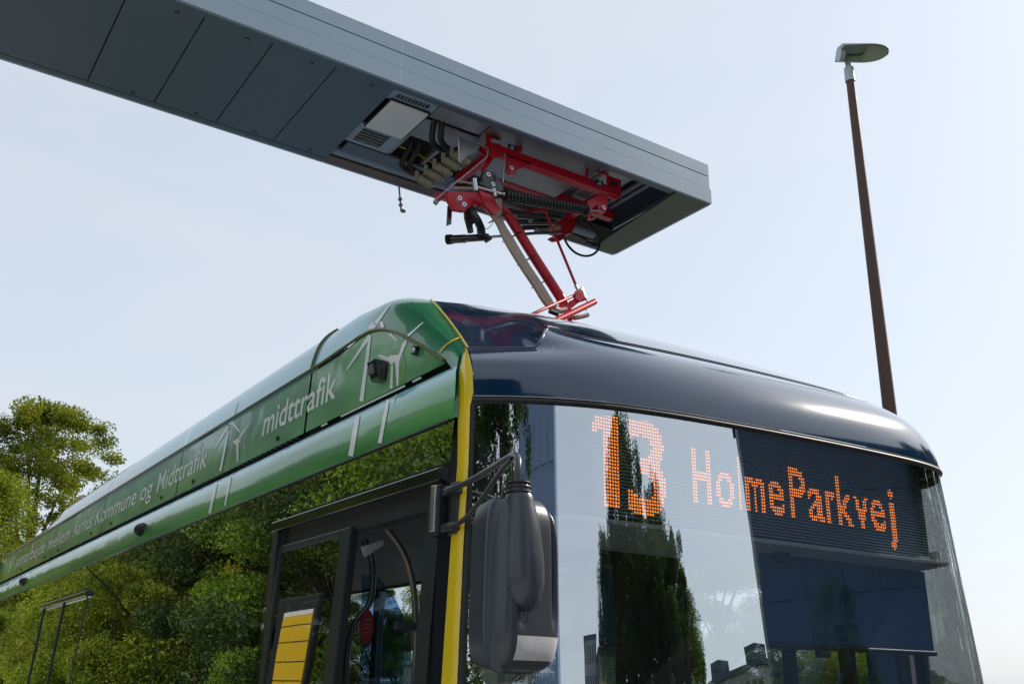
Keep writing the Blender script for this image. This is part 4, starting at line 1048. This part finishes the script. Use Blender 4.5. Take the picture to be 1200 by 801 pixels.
# ================================================================== STREET LAMP
m_pole = pmat('brown_pole', (0.105, 0.052, 0.042), 0.6, var=.2, vscale=4)
m_alu = pmat('pale_aluminium', (0.42, 0.50, 0.52), 0.4, metal=.3)
m_lens = pmat('lamp_underside', (0.26, 0.27, 0.27), 0.3, coat=.3)
YL = 6.5
pt = aty(996, 92, YL); lampx, lampz = pt[0], pt[2]
sl = thing('street_lamp', 'tall brown street lamp with a flat pale grey head, behind the bus', 'street lamp', (lampx, YL, 0.12))
g = MB(); g.tube([(lampx, YL, .12), (lampx, YL, 3.0), (lampx, YL, lampz)], [.098, .085, .052], 24); g.build('pole', m_pole, sl)
g = MB(); g.tube([(lampx, YL, lampz-.05), (lampx, YL, lampz+.155)], [.064, .062], 20); g.tube([(lampx+.0, YL, lampz+.15), (lampx-.01, YL, lampz+.27)], [.036, .036], 16); g.build('collar', m_alu, sl)
A3 = np.array([.83, -.555, .03]); A3 /= np.linalg.norm(A3); W3 = np.array([-A3[1], A3[0], 0]); W3 /= np.linalg.norm(W3); U3 = np.cross(A3, W3); U3 = U3 if U3[2] > 0 else -U3
hc = aty(985, 63, YL); rows_t = []; rows_b = []
LL = .66
for i in range(33):
    t = math.sin(math.pi/2*i/32); w = .22*math.sqrt(max(0, 1 - max(0, (t-.45)/.55)**2.4))*(1 - .15*(1-t)) ; h = .085*(1 - .75*t) + .004
    cpt = hc + A3*LL*(t*.97 - .02)
    rows_t.append([cpt + W3*w*math.cos(a) + U3*h*math.sin(a)*1.0 for a in np.linspace(0, math.pi, 15)])
    rows_b.append([cpt + W3*w*math.cos(a)*.995 - U3*(.018*math.sin(a)) for a in np.linspace(0, math.pi, 9)])
g = MB(); g.grid(rows_t, True); g.add(rows_t[0], [tuple(range(15))]); hd = g.build('lamp_head', m_alu, sl)
g = MB(); g.grid(rows_b, True); g.build('lamp_underside', m_lens, hd)
g = MB(); g.grid([[p - U3*.004 for p in r[1:-1]] for r in rows_b[11:27]], True); g.build('lamp_lens', pmat('lamp_lens', (.40, .41, .40), .2, coat=.5), hd)
g = MB(); g.tube([hc - A3*.03 - U3*.01, hc + A3*.03 - U3*.01], .10, 24); g.build('head_cap', m_alu, sl)
g = MB(); c = hc + A3*.16 - U3*.028; g.tube([c - A3*.07, c + A3*.10, c + A3*.12 - W3*.05], .008, 6); g.build('latch', m_frame, hd)

# ================================================================== GROUND
m_asph = pmat('asphalt', (0.05, 0.05, 0.052), 0.9, var=.2, vscale=8, bump=.4, bscale=150)
m_pave = pmat('paving', (0.42, 0.41, 0.395), 0.85, var=.12, vscale=3, bump=.2)
m_kerb = pmat('kerb_granite', (0.33, 0.325, 0.32), 0.8, var=.15, vscale=30)
m_grass = pmat('grass', (0.055, 0.10, 0.022), 0.95, var=.35, vscale=1.5, bump=.5, bscale=20)
def sheet(name, x0, x1, y0, y1, z, mat):
    g = MB(); g.add([(x0,y0,z),(x1,y0,z),(x1,y1,z),(x0,y1,z)], [(0,1,2,3)]); return g.build(name, mat, kind='structure')
sheet('ground', -1500, 1500, -1500, 1500, -.008, m_grass)
sheet('road', 1.25, 9.0, -300, 300, 0.0, m_asph)
g = MB(); g.box((-5.0, -300, -.1), (1.10, 300, .13)); g.build('pavement', m_pave, kind='structure')
g = MB(); g.box((1.103, -300, -.1), (1.25, 300, .126)); g.build('kerb', m_kerb, kind='structure')
g = MB(); g.box((9.15, -300, -.1), (12.0, 300, .13)); g.build('pavement', m_pave, kind='structure')
g = MB(); g.box((9.0, -300, -.1), (9.147, 300, .126)); g.build('kerb', m_kerb, kind='structure')
g = MB()
for k in range(-12, 13): g.box((5.1, k*9.0, .002), (5.2, k*9.0+3, .006))
g.build('road_marking', m_white, kind='structure')

# ================================================================== BUS STOP TIMETABLE (mirrored in the door glass)
m_tt = pmat('timetable_yellow', (0.80, 0.52, 0.01), 0.5)
PX_ = -1.60; PYc = 12.2
# mirrored position: virtual image at x = 2*1.695 - PX_
vx = 2*1.69 - PX_
ya_, yb_ = atx(331,715,vx)[1], atx(365,715,vx)[1]
zt_ = atx(348,715,vx)[2]; zlow = atx(340,797,vx)[2] + .33; zt_ += .33
pyl = thing('timetable_stand', 'dark framed bus stop stand with a yellow timetable, mirrored in the door glass', 'timetable', (PX_, (ya_+yb_)/2, .13))
ylo, yhi = min(ya_, yb_), max(ya_, yb_)
g = MB(); g.box((PX_-.10, ylo-.07, .13), (PX_, yhi+.30, zt_+.20)); g.build('frame', m_black, pyl, bevel=.03)
g = MB(); g.box((PX_, ylo, zlow-.35), (PX_+.012, yhi, zt_-.06)); sh = g.build('timetable_sheet', m_tt, pyl)
g = MB(); g.box((PX_, ylo, zt_-.058), (PX_+.012, yhi, zt_)); g.build('header_strip', m_white, pyl)
H_ = zt_-.06 - zlow
g = MB()
for k in (.16, .42, .72, 1.0): zz = zt_-.06-H_*k; g.box((PX_+.012, ylo, zz-.006), (PX_+.015, yhi, zz+.006))
g.build('dividing_line', m_frame, sh)

# ================================================================== TREES
m_leafL = leafmat('leaf_mid_green', (0.06, 0.12, 0.015), (0.20, 0.27, 0.03))  # mid-green leaf tones
m_leafY = leafmat('leaf_yellow_green', (0.13, 0.17, 0.015), (0.26, 0.29, 0.03))
m_leafD = leafmat('leaf_dark_green', (0.026, 0.052, 0.014), (0.07, 0.10, 0.022), .25)
m_leafO = leafmat('leaf_olive_green', (0.07, 0.115, 0.012), (0.27, 0.27, 0.03))
m_bark = pmat('bark', (0.09, 0.065, 0.045), 0.9, var=.3, vscale=8, bump=.8, bscale=12)

def crown_mesh(name, mat, H, Wd, base, nclump, nleaf, leaf, seed, shape='round', spread=.5):
    rng = np.random.RandomState(seed); cl = []
    while len(cl) < nclump:
        t = rng.rand(); a = rng.rand()*2*math.pi; rr_ = math.sqrt(rng.rand())
        if shape == 'round':
            prof_ = math.sqrt(max(0, 1 - (2*t-1)**2))**.8*(1+.25*math.sin(3*a+seed)*math.sin(5*t+seed)); prof_ = max(prof_, .08)
        elif shape == 'poplar':
            prof_ = min(1, (1-t)**.24)*min(1, .45+t*3)*(1+.2*math.sin(4*a+9*t+seed))
        else:
            prof_ = (1-t)**.5*min(1, .5+t*2)
        if rr_ < .35 and rng.rand() < .6: continue
        r = Wd*prof_*rr_; cl.append((r*math.cos(a), r*math.sin(a), base + (H-base)*t))
    cl = np.array(cl); sz = (.55+.9*rng.rand(nclump))*spread
    idx = rng.randint(0, nclump, nleaf)
    d = rng.normal(size=(nleaf, 3)); d /= np.linalg.norm(d, axis=1)[:, None]
    rad = sz[idx]*(rng.rand(nleaf)**.45)
    st = np.array([1, 1, .62]) if shape != 'poplar' else np.array([.55, .55, 1.9])
    c = cl[idx] + d*rad[:, None]*st
    u = rng.normal(size=(nleaf, 3)); u /= np.linalg.norm(u, axis=1)[:, None]
    w = np.cross(u, rng.normal(size=(nleaf, 3))); w /= np.linalg.norm(w, axis=1)[:, None]
    s = leaf*(.6+.8*rng.rand(nleaf))[:, None]
    V = np.stack([c - u*s, c + w*s*.55, c + u*s, c - w*s*.55], 1).reshape(-1, 3)
    me = bpy.data.meshes.new(name); me.vertices.add(len(V)); me.vertices.foreach_set('co', V.ravel())
    me.loops.add(len(V)); me.loops.foreach_set('vertex_index', np.arange(len(V), dtype=np.int32))
    me.polygons.add(nleaf); me.polygons.foreach_set('loop_start', np.arange(0, 4*nleaf, 4, dtype=np.int32))
    me.update(calc_edges=True); me.materials.append(mat)
    return me, cl
def trunk_mb(H, r, cl, n=14, lean=0.0):
    g = MB(); zt2 = H*.8
    axis = [np.array([lean*z + .06*math.sin(z*1.3), .05*math.cos(z*1.7), z]) for z in np.linspace(0, zt2, 9)]
    g.tube(axis, [r*(1-.85*i/8) for i in range(9)], 10)
    sel = cl[np.random.RandomState(3).permutation(len(cl))[:n]]
    for c in sel:
        z0 = max(H*.18, c[2]*.55); a = np.array([lean*z0, 0, z0]); m = (a + c)/2 + np.array([0, 0, .15])
        g.tube([a, m, c], [r*.35, r*.2, r*.06], 6)
    return g
def make_tree(label, cat, loc, H, Wd, base, mat, nclump=90, nleaf=16000, leaf=.11, seed=1, shape='round', r=.2, group=None, name='tree', spread=.55, rz=0):
    me, cl = crown_mesh('crown', mat, H, Wd, base, nclump, nleaf, leaf, seed, shape, spread)
    t = thing(name, label, cat, (0,0,0), 0, group)
    tk = trunk_mb(H, r, cl).build('trunk', m_bark, t)
    cr2 = bpy.data.objects.new('crown', me); COL.objects.link(cr2); cr2.parent = t
    t.location = loc; t.rotation_euler = (0, 0, rz)
    return t, [tk, cr2]

# two trees seen directly beyond the rear of the bus
p_ = aty(48, 560, 38)
make_tree('large round green tree with a broken sunlit crown beyond the rear of the bus', 'tree', (p_[0], 38, 0), 10.9, 3.2, 1.4, m_leafO, 300, 120000, .05, 5, r=.28, spread=.55)
p_ = aty(-4, 600, 27)
make_tree('bright yellow-green tree at the left edge in front of the large green one', 'tree', (p_[0]-.35, 27, 0), 6.55, 1.55, 2.0, m_leafY, 90, 45000, .034, 9, r=.14, spread=.45)

# row on the kerb side, mirrored in the side windows
prot = []
for k, (mat, H, Wd, sd_) in enumerate(((m_leafO, 9.6, 3.9, 21), (m_leafL, 8.8, 3.6, 22), (m_leafY, 8.0, 3.3, 23), (m_leafD, 10.2, 3.8, 24))):
    t, kids = make_tree('tree', 'tree', (0, 0, 0), H, Wd, .8, mat, 44, 80000, .055, sd_, r=.2, group='trees in the row mirrored in the side windows', spread=1.15)
    prot.append((t, kids, [False]))
kind_words = ['olive-green', 'mid-green', 'yellow-green', 'tall dark green']
rng = random.Random(11); yy = 9.0; n_ = 0; rowspec = []
while yy < 112:
    rowspec.append((rng.choice([0, 1, 2, 3, 0, 1]), -9.5 - rng.random()*2.5, yy)); yy += 4.2 + rng.random()*1.6
for (k, x, y) in [(3,-15,14),(1,-16,20),(3,-15.5,27),(0,-16,34),(3,-15,42),(1,-16,50),(3,-16,60),(0,-16,72),(3,-16,86),(1,-16,100)]:
    rowspec.append((k, x, y))
side_group = 'trees in the row mirrored in the side windows'
for (k, x, y) in rowspec:
    t, kids, used = prot[k]; s_ = .88 + rng.random()*.2 + (.15 if x < -14 else 0) + (.25 if y < 36 else .38)
    lab = kind_words[k] + ' leafy tree in the kerbside row mirrored in the bus side windows'
    if not used[0]:
        used[0] = True; t.location = (x, y, 0); t.rotation_euler = (0, 0, rng.random()*6); t.scale = (s_, s_, s_); t['label'] = lab; t['group'] = side_group
    else:
        copy_tree(t, kids, (x, y, 0), rng.random()*6, (s_, s_, s_), lab)
# trees on the far side of the street, seen through the bus
far_group = 'trees across the street seen through the bus windows'
first_ = {}
for i in range(14):
    y = 24 + i*5.0; x = 24 + rng.random()*6; k = [0, 3, 1, 3][i % 4]; s_ = .58 + rng.random()*.22
    lab = kind_words[k] + ' tree across the street, seen through the bus windows'
    o = copy_tree(prot[k][0], prot[k][1], (x, y, 0), rng.random()*6, (s_*1.1, s_*1.1, s_), lab); o['group'] = far_group
for (x, y, k, s_, lab) in ((26.5, 20.5, 2, .62, 'wide yellow-green tree across the street, seen low through the right of the windscreen'), (30, 22, 2, .6, 'yellow-green tree across the street, seen low between the cab posts'), (25, 18.5, 2, .55, 'small yellow-green tree across the street, seen low beside the cab post')):
    o = copy_tree(prot[k][0], prot[k][1], (x, y, 0), x, (s_*1.1, s_*1.1, s_*.62), lab); o['group'] = far_group
o = copy_tree(prot[3][0], prot[3][1], (2.6 + 21*math.sin(R_(132)), 2.5 + 21*math.cos(R_(132)), 0), 2.0, (.36, .36, .56), 'small round tree mirrored faintly over the blue blind'); o['group'] = 'trees behind the viewer'
# poplars behind the viewer, mirrored in the windscreen
def polar(az, dist): return (2.6 + dist*math.sin(R_(az)), 2.5 + dist*math.cos(R_(az)))
pop_group = 'poplars mirrored in the windscreen'
pops = [(167.0, 40, 18.2, 5.0), (157.4, 41, 15.4, 2.2), (163.0, 43, 13.6, 4.4), (174.5, 40, 13.2, 3.0), (154.8, 40, 12.8, 3.4), (169.5, 38, 12.6, 4.0), (152.0, 42, 10.2, 2.6), (159.5, 38, 12.2, 4.0)]
me, cl = crown_mesh('crown', m_leafD, 15.0, 2.0, .6, 240, 90000, .055, 41, 'poplar', .5)
for i, (az, dd, H, w) in enumerate(pops):
    t = thing('poplar_tree', 'slender dark poplar in the clump mirrored in the windscreen', 'tree', (0,0,0), 0, pop_group)
    if i == 0:
        tk = trunk_mb(15.0, .2, cl, 8).build('trunk', m_bark, t); cr2 = bpy.data.objects.new('crown', me)
        COL.objects.link(cr2); cr2.parent = t; pk = [tk, cr2]
    else:
        for kk in pk: d_ = kk.copy(); COL.objects.link(d_); d_.parent = t
    x, y = polar(az, dd); t.location = (x, y, 0); t.rotation_euler = (0, 0, i*1.3); t.scale = (w*1.3/2.0, w*1.3/2.0, H/15.0)
for (az, dd, H, w, lab) in ((-143.5, 22, 18.5, 4.6, 'dark poplar mirrored in the left edge of the windscreen'), (-134.0, 24, 12, .8, 'thin poplar mirrored beside the yellow corner of the windscreen'), (108.0, 30, 17.5, 3.4, 'tall poplar mirrored at the right edge of the windscreen'), (102.5, 27, 13.5, 3.0, 'rightmost poplar mirrored beside the edge of the windscreen'), (95, 27, 14.5, 3.2, 'poplar mirrored just inside the right edge of the windscreen'), (87, 28, 13, 3.2, 'poplar mirrored along the right edge of the windscreen'), (79, 29, 11, 3.0, 'short poplar mirrored lowest at the right edge of the windscreen'), (113.0, 29, 15.0, 3.2, 'shorter poplar mirrored at the right of the windscreen below the display')):
    t = thing('poplar_tree', lab, 'tree', (0,0,0), 0)
    for kk in pk: d_ = kk.copy(); COL.objects.link(d_); d_.parent = t
    x, y = polar(az, dd); t.location = (x, y, 0); t.rotation_euler = (0, 0, az); t.scale = (w/2.0*1.0, w/2.0, H/15.0)

# ================================================================== BUILDINGS MIRRORED IN THE WINDSCREEN
m_bluef = pmat('mirrored_sky_blue', (0.13, 0.19, 0.33), 0.6, var=.1, vscale=.6)  # deeper mirrored sky tone, worn by the added block
m_slate = pmat('slate_facade', (0.012, 0.036, 0.075), 0.6, var=.15, vscale=.6)
m_win = pmat('window_pane', (0.016, 0.030, 0.055), 0.25, coat=.5)
m_wind = pmat('window_dull', (0.012, 0.030, 0.070), 0.5)
m_brick = pmat('brown_facade', (0.14, 0.10, 0.08), 0.8, var=.2, vscale=.8)
m_conc = pmat('concrete_facade', (0.22, 0.23, 0.25), 0.8, var=.12, vscale=.5)
def building(label, az0, d0, az1, d1, H, depth, mat, storeys, bays, name='building', boxes=0):
    x0, y0_ = polar(az0, d0); x1, y1_ = polar(az1, d1)
    a = Vector((x0, y0_, 0)); b = Vector((x1, y1_, 0)); u = (b-a).normalized(); ctr_ = Vector((2.6, 2.5, 0))
    n = Vector((-u.y, u.x, 0)); n = n if n.dot(ctr_ - (a+b)/2) > 0 else -n
    t = thing(name, label, 'building', tuple((a+b)/2)); Lb = (b-a).length
    g = MB(); g.hexa([a, b, b - n*depth, a - n*depth] + [p + Vector((0,0,H)) for p in (a, b, b - n*depth, a - n*depth)]); wl = g.build('wall', mat, t)
    g = MB(); up_ = Vector((0,0,H)); g.hexa([p + up_ + o_ for p, o_ in ((a, -u*.2+n*.2), (b, u*.2+n*.2), (b - n*depth, u*.2-n*.2), (a - n*depth, -u*.2-n*.2))] + [p + up_ + Vector((0,0,.35)) + o_ for p, o_ in ((a, -u*.2+n*.2), (b, u*.2+n*.2), (b - n*depth, u*.2-n*.2), (a - n*depth, -u*.2-n*.2))]); g.build('roof', m_slate, t)
    me_ = None; bw = Lb/bays; sh_ = H/storeys
    for i in range(bays):
        for j in range(storeys):
            c = a + u*(bw*(i+.5)) + Vector((0,0,sh_*(j+.5)))
            if me_ is None:
                g = MB(); p0_ = Vector((0,0,0)); hw, hh = bw*.33, sh_*.30
                q_ = [-u*hw-Vector((0,0,hh)), u*hw-Vector((0,0,hh)), u*hw+Vector((0,0,hh)), -u*hw+Vector((0,0,hh))]
                g.hexa([x_ - n*.05 for x_ in q_] + [x_ + n*.04 for x_ in q_]); wo = g.build('window', mat if mat in (m_slate, m_bluef) else m_win); me_ = wo.data
            else:
                wo = bpy.data.objects.new('window', me_); COL.objects.link(wo)
            wo.parent = t; wo.location = c - (a+b)/2
    for k in range(boxes):
        c = a + u*Lb*(.25+.5*k/max(1, boxes-1)) - n*2 + Vector((0,0,H+.35)); g = MB()
        g.hexa([c-u*1.1, c+u*1.1, c+u*1.1-n*2, c-u*1.1-n*2] + [p + Vector((0,0,1.5)) for p in (c-u*1.1, c+u*1.1, c+u*1.1-n*2, c-u*1.1-n*2)]); g.build('roof_box', m_slate, t)
    return t
building('dark slate tower block mirrored behind the destination text in the windscreen', 140.3, 26, 112, 30, 15.0, 9, m_slate, 5, 7)
building('long low block with two roof boxes mirrored at the bottom of the windscreen', 150.5, 75, 141.5, 62, 9.6, 12, m_conc, 3, 12, boxes=2)
building('grey-blue tower mirrored low beside the wing mirror', -176, 85, 179.5, 85, 17.0, 10, m_conc, 7, 5)
building('brown stepped block mirrored low between the tower and the poplars', 178.8, 80, 173.5, 82, 15.0, 10, m_brick, 6, 5)
building('unseen tall block added to darken the sky mirrored at the left of the windscreen', -165.8, 34, -151.0, 36, 21.5, 9, m_bluef, 6, 5)  # added block, turns the mirrored sky a darker blue here
